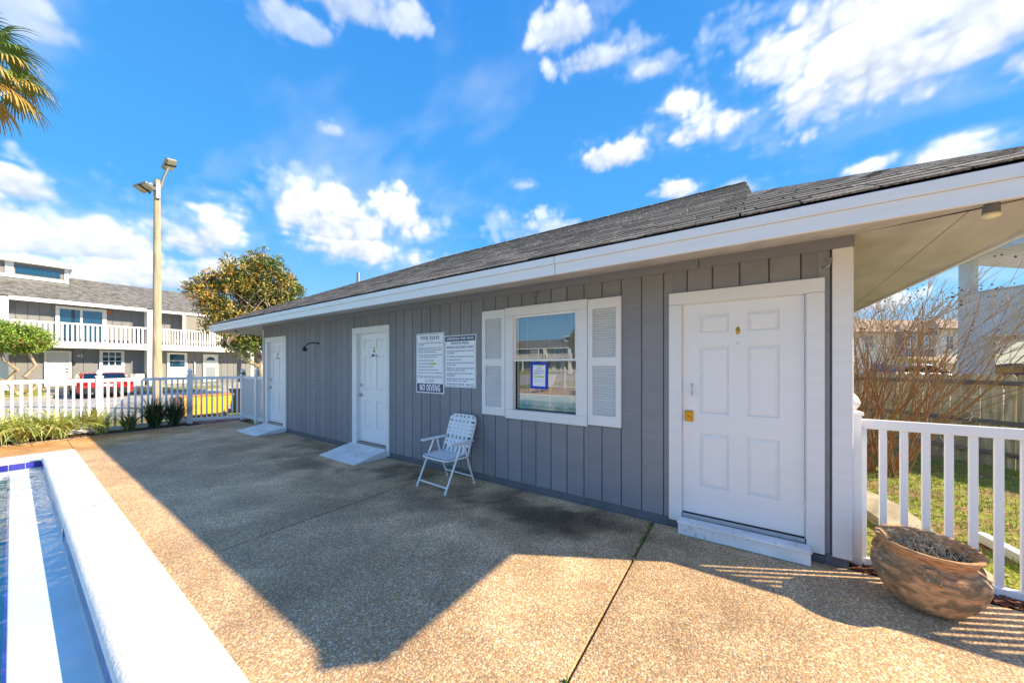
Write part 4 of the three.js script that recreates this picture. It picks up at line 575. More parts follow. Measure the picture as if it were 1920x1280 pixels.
{ const t = thing('fence_gate', 'narrow white picket gate with black latch beside the pool house', 'gate'); fenceRun(t, [-11.72, -0.165], [-10.86, -0.18], { spacing: 0.075, pw: 0.02 }); fencePost(t, -10.80, -0.18, 1.27); part(t, 'latch', [bx(-11.66, -11.55, 1.285, 1.335, -0.16, -0.12, 0.006), bx(-11.80, -11.66, 1.30, 1.32, -0.15, -0.12, 0.004)], M.black); }
{ const t = thing('fence_stub', 'short white picket panel between gate and pool house corner', 'fence'); fenceRun(t, [-10.78, -0.18], [-9.93, -0.18], { spacing: 0.09, pw: 0.025 }); }
{ const t = thing('railing', 'white vinyl railing by the clay pot, above the mulch strip', 'railing'); fenceRun(t, [0.79, -0.15], [3.2, -0.15], { H: 1.122, bottom: -0.025, rb: 0.085, rh: 0.072, pw: 0.040, start: 0.0125, inset: 0.0 }); fencePost(t, 0.735, -0.15, 1.15); fencePost(t, 3.25, -0.15, 1.15); fenceRun(t, [3.30, -0.15], [5.7, -0.15], { H: 1.122, bottom: -0.025, rb: 0.085 }); }
/* ---------- clay pot ---------- */
{
  const t = thing('clay_pot', 'weathered wide terracotta pot leaning beside the white railing', 'pot', [1.0, 0.0, 0.25]); t.scale.set(0.66, 0.98, 0.66); const tilt = new THREE.Euler(0.02, 0.35, -0.02);
  M.clay = mat(0xffffff, 0.88, { map: tex(1024, 512, (u, v) => { const n = fbm(u * 8, v * 5, 2, 5, 8, 5), s = fbm(u * 14, v * 30, 7, 4, 14, 30), f = fbm(u * 60, v * 40, 5, 3, 60, 40); let c = mix3([0.86, 0.60, 0.40], [0.90, 0.72, 0.53], n); c = mix3(c, [0.62, 0.57, 0.45], sstep(0.50, 0.68, s * 0.55 + n * 0.45) * 0.55); c = mix3(c, [0.30, 0.29, 0.23], sstep(0.54, 0.72, fbm(u * 26, v * 40, 13, 5, 26, 40) + (v < 0.36 ? 0.10 : v < 0.45 ? 0.04 : -0.05)) * 0.38); c = mix3(c, [0.78, 0.76, 0.72], sstep(0.70, 0.78, f * 0.7 + s * 0.3) * 0.8); const k = 0.9 + (f - 0.5) * 0.35; return [c[0] * k, c[1] * k, c[2] * k]; }), bumpMap: tex(512, 256, (u, v) => fbm(u * 20, v * 40, 3, 4, 20, 40), false), bumpScale: 0.008, side: THREE.DoubleSide });
  const prof = [[0, 0.0], [0.17, 0.002], [0.215, 0.012], [0.285, 0.065], [0.345, 0.13], [0.378, 0.20], [0.378, 0.25], [0.345, 0.29], [0.302, 0.315], [0.290, 0.330], [0.300, 0.348], [0.343, 0.385], [0.352, 0.400], [0.344, 0.410], [0.315, 0.404], [0.288, 0.372], [0.278, 0.345], [0.285, 0.31], [0.285, 0.28]];
  const body = lathe(prof, 56); const p = body.attributes.position; for (let i = 0; i < p.count; i++) { const x = p.getX(i), y = p.getY(i), z = p.getZ(i), a = Math.atan2(z, x), k = 1 + (fbm(Math.cos(a) * 1.5 + 5, Math.sin(a) * 1.5 + 5, y * 4 + 1, 3) - 0.5) * 0.045; p.setXYZ(i, x * k, y, z * k); } body.computeVertexNormals();
  const put = (o) => { o.rotation.copy(tilt); o.position.y = 0.004; return o; };
  put(part(t, 'pot_body', body, M.clay));
  const lug = (a) => { const g = extr([[-0.055, -0.045], [0.055, -0.045], [0.062, 0.025], [0.03, 0.05], [-0.045, 0.045]], 0.06, 0.012); place(g, 0, 0, 0, -0.55, 0, 0); g.translate(0, 0.262, 0.318); g.rotateY(a); return planarUV(g); };
  put(part(t, 'lug', lug(-0.56), M.clay)); put(part(t, 'lug', lug(1.53), M.clay)); put(part(t, 'lug', lug(3.62), M.clay));
  put(part(t, 'soil', place(new THREE.CircleGeometry(0.284, 32), 0, 0.335, 0, -Math.PI / 2), M.dirt));
  const q = rngOf(91), gs = []; for (let k = 0; k < 150; k++) { const a = q() * 6.28, r = Math.sqrt(q()) * 0.24, x = Math.cos(a) * r, z = Math.sin(a) * r, l = 0.05 + q() * 0.13, b = q() * 6.28, lean = 0.4 + q() * 0.9; gs.push(limb([[x, 0.333, z], [x + Math.cos(b) * l * 0.4 * lean, 0.335 + l * 0.6, z + Math.sin(b) * l * 0.4 * lean], [x + Math.cos(b) * l * lean, 0.335 + l * (1 - lean * 0.35), z + Math.sin(b) * l * lean]], [0.0022, 0.0018, 0.0008], 4)); }
  put(part(t, 'dry_stems', merge(gs), mat(S('#c9bca4'), 0.9)));
}
/* ---------- light pole ---------- */
{
  const t = thing('light_pole', 'tall tan timber pole with two floodlights beside the road', 'light pole', [-18.45, -0.13, 0.42]); const H = 8.75;
  M.pole = mat(0xffffff, 0.85, { map: tex(256, 1024, (u, v) => { const n = fbm(u * 24, v * 6, 2, 4, 24, 6), s = fbm(u * 4, v * 4, 8, 4, 4); const k = 0.85 + (n - 0.5) * 0.4; let c = [0.86 * k, 0.77 * k, 0.66 * k]; return mix3(c, [0.6, 0.5, 0.38], sstep(0.62, 0.75, s) * 0.5); }, true, 2, 0.3), bumpMap: grainBump, bumpScale: 0.004 });
  part(t, 'pole', planarUV(new THREE.CylinderGeometry(0.088, 0.145, H, 20).translate(0, H / 2, 0)), M.pole);
  part(t, 'bracket', [bx(0.10, 0.17, H - 0.75, H - 0.15, -0.07, 0.07, 0.02)], M.galv); part(t, 'arm', bar([V(0.0, H - 0.25, -0.1), V(0.05, H + 0.12, -0.16), V(0.12, H + 0.58, -0.28)], 0.045), M.galv); part(t, 'arm', bar([V(0, H - 0.32, 0.08), V(0.02, H - 0.22, 0.18), V(0.05, H - 0.32, 0.26)], 0.04), M.galv);
  const head = (x, y, z, rx, ry, rz) => { const h = sub(t, 'floodlight'); h.position.set(x, y, z); h.rotation.set(rx, ry, rz); mesh('housing', bx(-0.26, 0.26, -0.06, 0.06, -0.19, 0.19, 0.05), M.galv, h); mesh('lens', bx(-0.22, 0.22, -0.068, -0.058, -0.15, 0.15, 0.004), mat(S('#b7ae93'), 0.25), h); mesh('bracket', bx(-0.02, 0.04, -0.075, -0.055, -0.2, 0.2), M.darkMetal, h); };
  head(0.16, H + 0.70, -0.30, 0.35, 0.4, 0.55); head(0.06, H - 0.44, 0.34, -0.35, 0.5, 0.5); part(t, 'cable', bar([V(0.1, H - 0.5, 0.25), V(0.1, H - 0.65, 0.22), V(0.12, H - 0.6, 0.2)], 0.012, 6), M.black);
}
/* ---------- leaves ---------- */
function leafMesh(leaves) {                               // folded four-triangle leaves with vertex colours
  const n = leaves.length, pos = new Float32Array(n * 12 * 3), col = new Float32Array(n * 12 * 3); let o = 0;
  for (const l of leaves) {
    const { p, d, u, len, wid, c } = l, tip = p.clone().addScaledVector(d, len), mid = p.clone().addScaledVector(d, len * 0.5).addScaledVector(u, -wid * 0.18), s = d.clone().cross(u).normalize(), a = p.clone().addScaledVector(d, len * 0.45).addScaledVector(s, wid / 2), b = p.clone().addScaledVector(d, len * 0.45).addScaledVector(s, -wid / 2);
    for (const v of [p, mid, a, a, mid, tip, p, b, mid, mid, b, tip]) { pos[o] = v.x; pos[o + 1] = v.y; pos[o + 2] = v.z; col[o] = c[0]; col[o + 1] = c[1]; col[o + 2] = c[2]; o += 3; }
  }
  const g = new THREE.BufferGeometry(); g.setAttribute('position', new THREE.BufferAttribute(pos, 3)); g.setAttribute('color', new THREE.BufferAttribute(col, 3)); g.computeVertexNormals(); return g;
}
M.leaf = new THREE.MeshPhysicalMaterial({ color: 0xffffff, vertexColors: true, roughness: 0.55, side: THREE.DoubleSide });
M.bark = mat(0xffffff, 0.9, { map: tex(256, 256, (u, v) => { const n = fbm(u * 8, v * 8, 2, 4, 8), s = fbm(u * 4, v * 20, 6, 3, 4, 20); const k = 0.62 + (n - 0.5) * 0.5 + (s - 0.5) * 0.3; return [k, k * 0.9, k * 0.78]; }), bumpMap: fineBump, bumpScale: 0.01 });
const rdir = (q) => { const z = q() * 2 - 1, a = q() * 6.283, r = Math.sqrt(1 - z * z); return V(r * Math.cos(a), z, r * Math.sin(a)); };
function crownTree(name, label, pos, o) {
  const t = thing(name, label, 'tree', pos), q = rngOf(o.seed), C = V(...o.center), Rr = o.rad, branches = [], leaves = [], tips = [];
  const LS = o.lobes && o.lobes.reduce((s, l) => s + l[3] * l[3], 0);
  for (let k = 0; k < o.clusters; k++) { const d = rdir(q); if (o.lobes) { let w = q() * LS, l = o.lobes[0]; for (const m of o.lobes) { w -= m[3] * m[3]; l = m; if (w <= 0) break; } const r = Math.pow(q(), 0.4); tips.push([V(l[0], l[1], l[2]).addScaledVector(d, l[3] * r), r, d]); continue; } const r = Math.pow(q(), 0.45); const lobe = 0.78 + 0.45 * fbm(d.x * 1.8 + 9, d.y * 1.8 + 4, d.z * 1.8 + o.seed, 3); const p = V(d.x * Rr[0] * r * lobe, d.y * Rr[1] * r * lobe, d.z * Rr[2] * r * lobe).add(C); if (p.y < o.floor) continue; tips.push([p, r, d]); }
  o.trunks.forEach((tr) => branches.push(limb(tr.pts, tr.r, 9)));
  const forks = o.trunks.map((tr) => V(...tr.pts[tr.pts.length - 1]));
  tips.forEach(([p], i) => { if (i % o.every) return; const f = forks[i % forks.length], m = f.clone().lerp(p, 0.55).add(V((q() - 0.5) * 0.5, 0.25 + q() * 0.2, (q() - 0.5) * 0.5).multiplyScalar(o.size)); branches.push(limb([f, m, p], [0.055 * o.size, 0.03 * o.size, 0.010 * o.size], 5)); });
  for (const [p, r, d] of tips) { const cr = o.clump * (0.7 + q() * 0.6), tone = o.color(p.clone().sub(C), r, q); for (let k = 0; k < o.per; k++) { const e = rdir(q), pp = p.clone().addScaledVector(e, cr * Math.pow(q(), 0.5)); const ld = e.clone().multiplyScalar(0.7).add(V(0, 0.35 - q() * 0.6, 0)).add(rdir(q).multiplyScalar(0.6)).normalize(); let up = rdir(q).add(V(0, 1.1, 0)).normalize(); up.addScaledVector(ld, -up.dot(ld)).normalize(); const v = 0.7 + q() * 0.6, c = tone(q); leaves.push({ p: pp, d: ld, u: up, len: o.leaf * (0.7 + q() * 0.6), wid: o.leaf * o.ratio, c: [c[0] * v, c[1] * v, c[2] * v] }); } }
  part(t, 'trunk', branches, M.bark); part(t, 'crown', leafMesh(leaves), M.leaf); return t;
}
const magnolia = crownTree('magnolia_tree', 'leafy magnolia with rusty orange and green leaves behind the pool house', [-23.3, -0.12, -4.75], { seed: 11, center: [-0.5, 5.55, 0.35], rad: [3.1, 3.0, 3.15], clusters: 560, per: 60, clump: 0.31, leaf: 0.18, ratio: 0.42, floor: 2.35, every: 4, size: 1.1,
  lobes: [[1.1, 7.75, 0.95], [2.6, 6.45, 0.75], [2.1, 5.5, 1.15], [-0.8, 6.9, 1.15], [-1.8, 6.4, 0.75], [-3.0, 5.85, 0.5], [-1.8, 4.4, 1.1], [-0.3, 4.3, 1.35], [0.2, 6.1, 1.4], [1.2, 4.4, 1.2], [0.7, 3.1, 0.9], [-0.8, 3.0, 0.9], [1.6, 3.3, 0.8], [-2.4, 5.3, 0.7], [0.2, 8.0, 0.5], [1.9, 7.0, 0.6]].flatMap(([r, y, R0]) => [[r * 0.27 - 0.4, y, 0.45 - r * 0.74, R0 * 0.88], [r * 0.3 + 0.5, y - 0.2, 0.45 - r * 0.62, R0 * 0.7], [r * 0.3 - 1.3, y - 0.1, 0.45 - r * 0.62, R0 * 0.7]]),
  trunks: [{ pts: [[0, -0.1, 0], [0.05, 1.2, 0.05], [-0.1, 2.3, 0.2], [-0.5, 3.8, 0.5]], r: [0.30, 0.22, 0.18, 0.11] }, { pts: [[0.02, 1.1, 0], [0.4, 2.2, -0.3], [0.6, 3.4, -0.7]], r: [0.17, 0.13, 0.08] }, { pts: [[0, 1.5, 0.05], [0.1, 2.0, 0.9], [-0.2, 2.9, 1.6]], r: [0.13, 0.11, 0.07] }],
  color: (d, r, q) => { const rust = clamp(0.29 + d.z * 0.16 + (d.y) * 0.05 + (q() - 0.5) * 0.9 - (r < 0.6 ? 0.25 : 0)); return (k) => { const a = k(); return a < rust * 0.35 ? [0.42, 0.19, 0.04] : a < rust * 1.2 ? [0.46, 0.33, 0.06] : a < 0.80 ? [0.085, 0.14, 0.03] : [0.24, 0.28, 0.06]; }; } });
crownTree('pruned_tree', 'small pruned tree with twisted trunks and flat green crown by the townhouse', [-31.2, 0.02, 3.3], { seed: 5, center: [0, 2.95, 0.35], rad: [1.2, 0.74, 1.35], clusters: 330, per: 70, clump: 0.26, leaf: 0.11, ratio: 0.55, floor: 2.35, every: 5, size: 0.55,
  trunks: [{ pts: [[0, -0.1, -0.2], [0.1, 0.5, -0.55], [0, 0.95, -0.15], [0.1, 1.5, -0.5], [0, 2.4, -0.2]], r: [0.12, 0.10, 0.09, 0.08, 0.05] }, { pts: [[0, -0.1, 0.0], [-0.1, 0.7, 0.35], [0, 1.3, 0.05], [0.1, 1.8, 0.45], [0, 2.5, 0.6]], r: [0.11, 0.09, 0.08, 0.07, 0.04] }, { pts: [[0, 0.6, 0.3], [0.1, 1.1, 0.9], [0, 2.3, 1.2]], r: [0.07, 0.06, 0.04] }],
  color: (d) => (k) => { const a = k(); return a < 0.12 && d.y < 0.1 ? [0.30, 0.12, 0.04] : a < 0.55 ? [0.13, 0.25, 0.035] : [0.29, 0.40, 0.06]; } });
/* ---------- strap-leaved plants in the bed ---------- */
function bladeClump(leaves, c, n, len, wid, q, cols, droop = 1) {
  for (let k = 0; k < n; k++) {
    const a = q() * 6.283, L = len * (0.6 + q() * 0.5), lean = (0.15 + q() * 0.75) * droop, w = wid * (0.7 + q() * 0.6), N = 6, P = []; const base = V(c[0] + (q() - 0.5) * 0.16, c[1], c[2] + (q() - 0.5) * 0.16), h = V(Math.cos(a), 0, Math.sin(a)), sd = V(-h.z, 0, h.x); const c1 = cols(q);
    for (let i = 0; i <= N; i++) { const s = i / N, r = lean * L * s * s * 0.9 + lean * L * 0.25 * s, y = L * s * (1 - 0.55 * lean * s * s) ; const ww = w * (1 - s * s * 0.92) * (0.6 + 0.4 * Math.min(1, s * 4)); P.push([base.clone().addScaledVector(h, r).add(V(0, Math.max(0.012, y), 0)), ww]); }
    for (let i = 0; i < N; i++) { const [p, w0] = P[i], [p2, w2] = P[i + 1]; const A = p.clone().addScaledVector(sd, w0 / 2), B = p.clone().addScaledVector(sd, -w0 / 2), C = p2.clone().addScaledVector(sd, w2 / 2), D = p2.clone().addScaledVector(sd, -w2 / 2), f = p.clone().add(V(0, -w0 * 0.25, 0)), f2 = p2.clone().add(V(0, -w2 * 0.25, 0)); leaves.push([A, f, C, C, f, f2, c1[0]], [f, B, f2, f2, B, D, c1[1]]); }
  }
}
function bladeGeo(tris) { const n = tris.length, pos = new Float32Array(n * 18), col = new Float32Array(n * 18); let o = 0; for (const t of tris) { const c = t[6]; for (let i = 0; i < 6; i++) { pos[o] = t[i].x; pos[o + 1] = t[i].y; pos[o + 2] = t[i].z; col[o] = c[0]; col[o + 1] = c[1]; col[o + 2] = c[2]; o += 3; } } const g = new THREE.BufferGeometry(); g.setAttribute('position', new THREE.BufferAttribute(pos, 3)); g.setAttribute('color', new THREE.BufferAttribute(col, 3)); g.computeVertexNormals(); return g; }
{
  const cream = [0.78, 0.74, 0.30], green = [0.16, 0.26, 0.05], lime = [0.42, 0.48, 0.09]; const varieg = (q) => { const v = 0.8 + q() * 0.4, a = q(); const c = a < 0.4 ? [cream, green] : a < 0.75 ? [cream, lime] : [lime, green]; return c.map((k) => k.map((x) => x * v)); }; const deep = (q) => { const v = 0.7 + q() * 0.6, c = q() < 0.15 ? [0.16, 0.15, 0.05] : [0.035, 0.085, 0.03]; return [c.map((x) => x * v), c.map((x) => x * v * 0.85)]; };
  const LB = ['yellow and green striped flax lily in the sunny planting bed', 'dark green strap-leaved lily clump in front of the white fence'];
  const P = [[-11.9, 4.75], [-11.92, 4.4], [-11.88, 4.05], [-11.95, 3.7], [-11.85, 3.42], [-12.02, 3.2], [-11.88, 2.98]]; P.forEach(([x, z], i) => { const q = rngOf(200 + i), L = []; bladeClump(L, [x, 0, z], 170, 0.86, 0.026, q, varieg, 1.75); const t = thing('flax_lily', LB[0], 'plant', [0, 0, 0], 0, 'striped lilies in the sunny bed'); part(t, 'blades', bladeGeo(L), M.leaf); });
  [[-11.90, 2.40, 0.78, 'yellow-green flax lily at the edge of the building shadow'], [-11.86, 1.98, 0.60, 'small grey-green flax lily between two larger lily clumps']].forEach(([x, z, len, lab], i) => { const q = rngOf(230 + i), L = []; bladeClump(L, [x, 0, z], 110, len, 0.018, q, i ? (k) => (k() < 0.5 ? deep(k) : varieg(k).map((c) => c.map((v) => v * 0.7))) : varieg, 1.0); part(thing('flax_lily', lab, 'plant'), 'blades', bladeGeo(L), M.leaf); });
  [[-11.93, 1.56], [-11.90, 1.22]].forEach(([x, z], i) => { const q = rngOf(250 + i), L = []; bladeClump(L, [x, 0, z], 190, i ? 0.78 : 0.92, 0.024, q, deep, 0.85); part(thing('lily_clump', LB[1], 'plant', [0, 0, 0], 0, 'dark lilies by the fence'), 'blades', bladeGeo(L), M.leaf); });
  // broad-leaved cordyline
  const t = thing('cordyline', 'cordyline with broad red-edged olive leaves among the lilies', 'plant', [-11.95, 0, 2.55]); const q = rngOf(280); part(t, 'stem', limb([[0, 0, 0], [0.01, 0.15, 0], [0, 0.28, 0.01]], [0.018, 0.016, 0.012], 7), M.bark);
  [[1.9, 0.42, 0.95], [-0.3, 0.46, 1.25], [-1.9, 0.34, 0.75], [0.6, 0.30, 0.6], [3.0, 0.30, 0.7], [-1.2, 0.40, 0.35]].forEach(([a, len, el], i) => { const s = new THREE.PlaneGeometry(1, 1, 4, 8), p = s.attributes.position, col = []; for (let k = 0; k < p.count; k++) { const u = p.getX(k) * 2, v = p.getY(k) + 0.5; const w = 0.062 * Math.sin(Math.PI * Math.pow(v, 0.75)) + 0.004; p.setXYZ(k, u * w, v * len, -Math.abs(u) * -0.02 * v - v * v * 0.10); const e = Math.abs(u) > 0.7; col.push(...(e ? [0.26, 0.07, 0.04] : [0.15, 0.17, 0.05])); } s.setAttribute('color', new THREE.Float32BufferAttribute(col, 3)); s.computeVertexNormals(); place(s, 0, 0, 0, Math.PI / 2 - el, 0, 0); s.rotateY(a); s.translate(0, 0.22 + (i % 3) * 0.03, 0); part(t, 'leaf', s, M.leaf); });
}
/* ---------- palm at the edge of the pool deck ---------- */
{
  const t = thing('palm_tree', 'fan palm with green and yellowing drooping fronds above the fence corner', 'palm tree', [-12.1, 0, 4.12]); const H = 7.4, q = rngOf(77);
  part(t, 'trunk', limb([[0, -0.1, 0], [0.05, 2, 0.02], [0, 4.5, 0], [0, H, 0]], [0.21, 0.17, 0.15, 0.16], 12), M.bark);
  for (let f = 0; f < 34; f++) {
    const a = f * 2.399, el = 1.15 - (f / 34) * 1.75 + (q() - 0.5) * 0.2, pl = 0.60 + q() * 0.20, dir = V(Math.cos(a) * Math.cos(el), Math.sin(el), Math.sin(a) * Math.cos(el)), o0 = V(0, H - 0.05, 0), o1 = o0.clone().addScaledVector(dir, pl * 0.6).add(V(0, 0.05, 0)), hub = o0.clone().addScaledVector(dir, pl).add(V(0, -0.04, 0)); const age = f / 34, tris = [], side = dir.clone().cross(V(0, 1, 0)).normalize(), up = side.clone().cross(dir).normalize();
    const c0 = age < 0.55 ? [0.14, 0.22, 0.045] : age < 0.86 ? [0.25, 0.32, 0.06] : [0.46, 0.28, 0.08], c1 = age < 0.5 ? [0.13, 0.20, 0.045] : [0.42, 0.30, 0.08];
    const N = 30; for (let k = 0; k < N; k++) { const th = ((k + 0.5) / N - 0.5) * 3.7, L = (0.70 - Math.abs(th) * 0.12) * (0.85 + q() * 0.25), ld = dir.clone().multiplyScalar(Math.cos(th)).addScaledVector(side, Math.sin(th)).addScaledVector(up, 0.12 * Math.cos(th * 2)).normalize(); const w = 0.030; let p = hub.clone(), v = ld.clone(); const S = 6; const sd = ld.clone().cross(up).normalize(); const cc = q() < 0.2 ? c1 : c0; for (let s = 0; s < S; s++) { const g = 0.10 + s * 0.10 + age * 0.16; v.add(V(0, -g * (0.5 + q() * 0.3), 0)).normalize(); const p2 = p.clone().addScaledVector(v, L / S), w0 = w * (s ? 1 - s / S * 0.8 : 0.3), w1 = w * (1 - (s + 1) / S * 0.95); const col = s > 3 && age > 0.5 ? [0.42, 0.29, 0.07] : cc; tris.push([p.clone().addScaledVector(sd, w0), p.clone().addScaledVector(sd, -w0), p2.clone().addScaledVector(sd, w1), p2.clone().addScaledVector(sd, w1), p.clone().addScaledVector(sd, -w0), p2.clone().addScaledVector(sd, -w1), col]); p = p2; } }
    const fr = sub(t, 'frond'); mesh('petiole', limb([o0, o1, hub], [0.022, 0.016, 0.012], 6), mat(S('#6f7a34'), 0.6), fr); mesh('fan', bladeGeo(tris), M.leaf, fr);
  }
}
/* ---------- far townhouse (local x runs along its front, local z towards the pool) ---------- */
const font = await new FontLoader().loadAsync('fonts/droid/droid_sans_bold.typeface.json');
M.thSiding = mat(0xffffff, 0.75, { map: paintT([0.51, 0.515, 0.54], 0.10, 1.6, 4, 30) }); M.thWhite = mat(S('#f0f0ef'), 0.55); M.thRoof = mat(0xffffff, 0.93, { map: tex(512, 512, (u, v, i, j) => { const row = Math.floor(v * 24), n = hash3(Math.floor(u * 22 + (row % 2) * 0.5 + hash3(row, 3, 1) * 0.6), row, 5), g = fbm(u * 90, v * 90, 3, 2, 90); const k = 0.42 + (n - 0.5) * 0.16 + (g - 0.5) * 0.22; return [k, k * 0.985, k * 0.97]; }, true, 0.25, 0.25) });
M.glassBlue = new THREE.MeshPhysicalMaterial({ color: S('#123f5c'), roughness: 0.02, metalness: 0, specularIntensity: 1, ior: 2.3 }); M.thDoor = mat(S('#dadadd'), 0.5);
function townhouse(label, pos, turn) {
  const t = thing('townhouse', label, 'townhouse', pos, turn); const wall = sub(t, 'wall');
  mesh('wall_core', merge([bx(-9, 14, -0.3, 5.6, -8, -0.03)]), M.thSiding, wall);
  const holesLow = [[-2.5, -1.4, 2.4], [-0.42, 0.72, 2.45], [2.68, 3.83, 2.45], [4.65, 5.63, 2.33]], bg = {}; for (let s = -9; s < 13.8; s += 0.4) { const mid = s + 0.2; for (const [y0, y1, lo] of [[0, 2.5, 1], [2.78, 5.5, 0]]) { let top0 = y0; if (lo) for (const h of holesLow) if (mid > h[0] && mid < h[1]) top0 = h[2]; if (!lo && mid > -2.1 && mid < -0.02) top0 = 5.05; const key = `${y0}_${top0}`; bg[key] = bg[key] || bx(0, 0.385, top0, y1, -0.028, 0.0, 0.004); const o = mesh('siding_board', bg[key], M.thSiding, wall); o.position.x = s; } }
  // front door with six panels
  const d = sub(t, 'door'); d.userData.label = 'pale six panel front door'; mesh('casing', merge([bx(-2.45, -2.36, 0.15, 2.30, 0, 0.06), bx(-1.56, -1.467, 0.15, 2.30, 0, 0.06), bx(-2.36, -1.56, 2.21, 2.30, 0, 0.06)]), M.thWhite, d); mesh('door_leaf', bx(-2.36, -1.56, 0.17, 2.21, -0.02, 0.02), M.thDoor, d); for (const x of [-2.25, -1.91]) for (const [y0, y1] of [[0.4, 0.95], [1.08, 1.72], [1.84, 2.06]]) mesh('door_panel', bx(x, x + 0.25, y0, y1, 0.0205, 0.034, 0.01), M.thDoor, d); for (const y of [1.16, 0.98]) mesh('lock', bx(-1.66, -1.60, y, y + 0.07, 0.0205, 0.06, 0.01), M.black, d);
  { const tg = new TextGeometry('42', { font, size: 0.17, depth: 0.02, curveSegments: 4 }); tg.translate(-1.27, 1.94, 0.002); part(t, 'house_number', tg, M.thWhite); } part(t, 'wall_lamp', bx(-1.39, -1.31, 1.46, 1.62, 0.001, 0.09, 0.015), M.black);
  const win = (x0, x1, y0, y1, nx, ny, fy0) => { const w = sub(t, 'window'); mesh('frame', merge([bx(x0 - 0.12, x1 + 0.12, y1, y1 + 0.10, 0, 0.06), bx(x0 - 0.12, x0, y0, y1, 0, 0.06), bx(x1, x1 + 0.12, y0, y1, 0, 0.06), bx(x0 - 0.12, x1 + 0.12, fy0, y0, 0, 0.055)]), M.thWhite, w); const cw = (x1 - x0) / nx, ch = (y1 - y0) / ny; for (let i = 0; i < nx; i++) for (let j = 0; j < ny; j++) mesh('pane', bx(x0 + i * cw + 0.02, x0 + (i + 1) * cw - 0.02, y0 + j * ch + 0.02, y0 + (j + 1) * ch - 0.02, -0.012, 0.008), M.glassBlue, w); mesh('muntin', merge([bx(x0, x1, y0, y1, -0.03, -0.013), ...Array.from({ length: nx + 1 }, (_, i) => bx(x0 + i * cw - 0.02, x0 + i * cw + 0.02, y0, y1, -0.012, 0.022)), ...Array.from({ length: ny + 1 }, (_, j) => bx(x0, x1, y0 + j * ch - 0.02, y0 + j * ch + 0.02, -0.0125, 0.0215))]), M.thWhite, w); return w; };
  win(-0.25, 0.57, 1.40, 2.30, 3, 3, 0.1); win(2.85, 3.67, 1.28, 2.25, 1, 2, 0.1);
  { const w = sub(t, 'sliding_door'); mesh('frame', merge([bx(-2.05, -0.07, 4.87, 5.03, 0, 0.07), bx(-2.05, -1.90, 2.8, 4.87, 0, 0.07), bx(-0.25, -0.07, 2.8, 4.87, 0, 0.07), bx(-1.13, -1.04, 2.8, 4.87, 0, 0.05)]), M.thWhite, w); mesh('pane', bx(-1.90, -1.13, 2.8, 4.87, -0.02, 0.012), M.glassBlue, w); mesh('pane', bx(-1.04, -0.25, 2.8, 4.87, -0.02, 0.012), M.glassBlue, w); }
  { const w = sub(t, 'door'); w.userData.label = 'white door with fan light'; mesh('casing', merge([bx(4.69, 4.80, 0.15, 2.28, 0, 0.06), bx(5.49, 5.59, 0.15, 2.28, 0, 0.06), bx(4.80, 5.49, 2.19, 2.28, 0, 0.06)]), M.thWhite, w); mesh('door_leaf', bx(4.80, 5.49, 0.17, 2.19, -0.02, 0.02), M.thWhite, w); const fan = new THREE.CircleGeometry(0.26, 16, 0, Math.PI); fan.translate(5.145, 1.82, 0.022); mesh('fan_light', fan, M.glassBlue, w); mesh('screen_panel', bx(4.86, 5.43, 0.3, 1.32, 0.021, 0.03), mat(S('#8b95a2'), 0.5), w); }
  part(t, 'downspout', bx(4.17, 4.24, 0.75, 1.75, 0.02, 0.09, 0.01), M.thWhite);
  // balconies
  part(t, 'balcony_floor', [bx(-9, 1.60, 2.52, 2.76, -0.02, 1.10), bx(2.20, 13.9, 2.52, 2.76, -0.02, 1.10)], M.thWhite); part(t, 'balcony_fascia', [bx(-9, 1.60, 2.46, 2.84, 1.101, 1.15), bx(2.20, 13.9, 2.46, 2.84, 1.101, 1.15)], M.thWhite);
  part(t, 'handrail', [bx(-9, 1.60, 3.86, 3.96, 1.12, 1.24), bx(2.20, 13.9, 3.86, 3.96, 1.12, 1.24)], M.thWhite);
  const bal = bx(-0.045, 0.045, 2.60, 3.86, 1.152, 1.20); for (let s = -7; s < 1.5; s += 0.19) { const o = part(t, 'baluster', bal, M.thWhite); o.position.x = s; } const bal2 = bx(-0.035, 0.035, 2.60, 3.86, 1.152, 1.20); for (let s = 2.35; s < 10; s += 0.145) { const o = part(t, 'baluster', bal2, M.thWhite); o.position.x = s; }
  // wing walls and posts
  part(t, 'wing_wall', bx(1.61, 2.19, -0.2, 5.2, -0.02, 1.0), M.thWhite); part(t, 'wing_wall', bx(-4.1, -3.62, -0.2, 5.2, -0.02, 1.0), M.thWhite); part(t, 'post', bx(3.38, 3.53, 2.76, 5.1, 0.7, 0.88), M.thWhite); part(t, 'privacy_screen', bx(3.53, 5.6, 3.96, 5.05, 0.78, 0.82), mat(S('#8f8b85'), 0.8)); part(t, 'post', bx(7.4, 7.6, -0.1, 2.5, 0.9, 1.1), M.thWhite); part(t, 'junction_box', bx(-0.03, 0.11, 4.79, 5.0, 0.001, 0.06), mat(S('#c9731f'), 0.6));
  // roof and clerestory
  const sl = (z0, y0, z1, y1, x0, x1) => { const g = new THREE.BufferGeometry(); g.setAttribute('position', new THREE.Float32BufferAttribute([x0, y0, z0, x1, y0, z0, x1, y1, z1, x0, y0, z0, x1, y1, z1, x0, y1, z1], 3)); g.setAttribute('uv', new THREE.Float32BufferAttribute([x0, 0, x1, 0, x1, Math.hypot(z1 - z0, y1 - y0), x0, 0, x1, Math.hypot(z1 - z0, y1 - y0), x0, Math.hypot(z1 - z0, y1 - y0)], 2)); g.computeVertexNormals(); return g; };
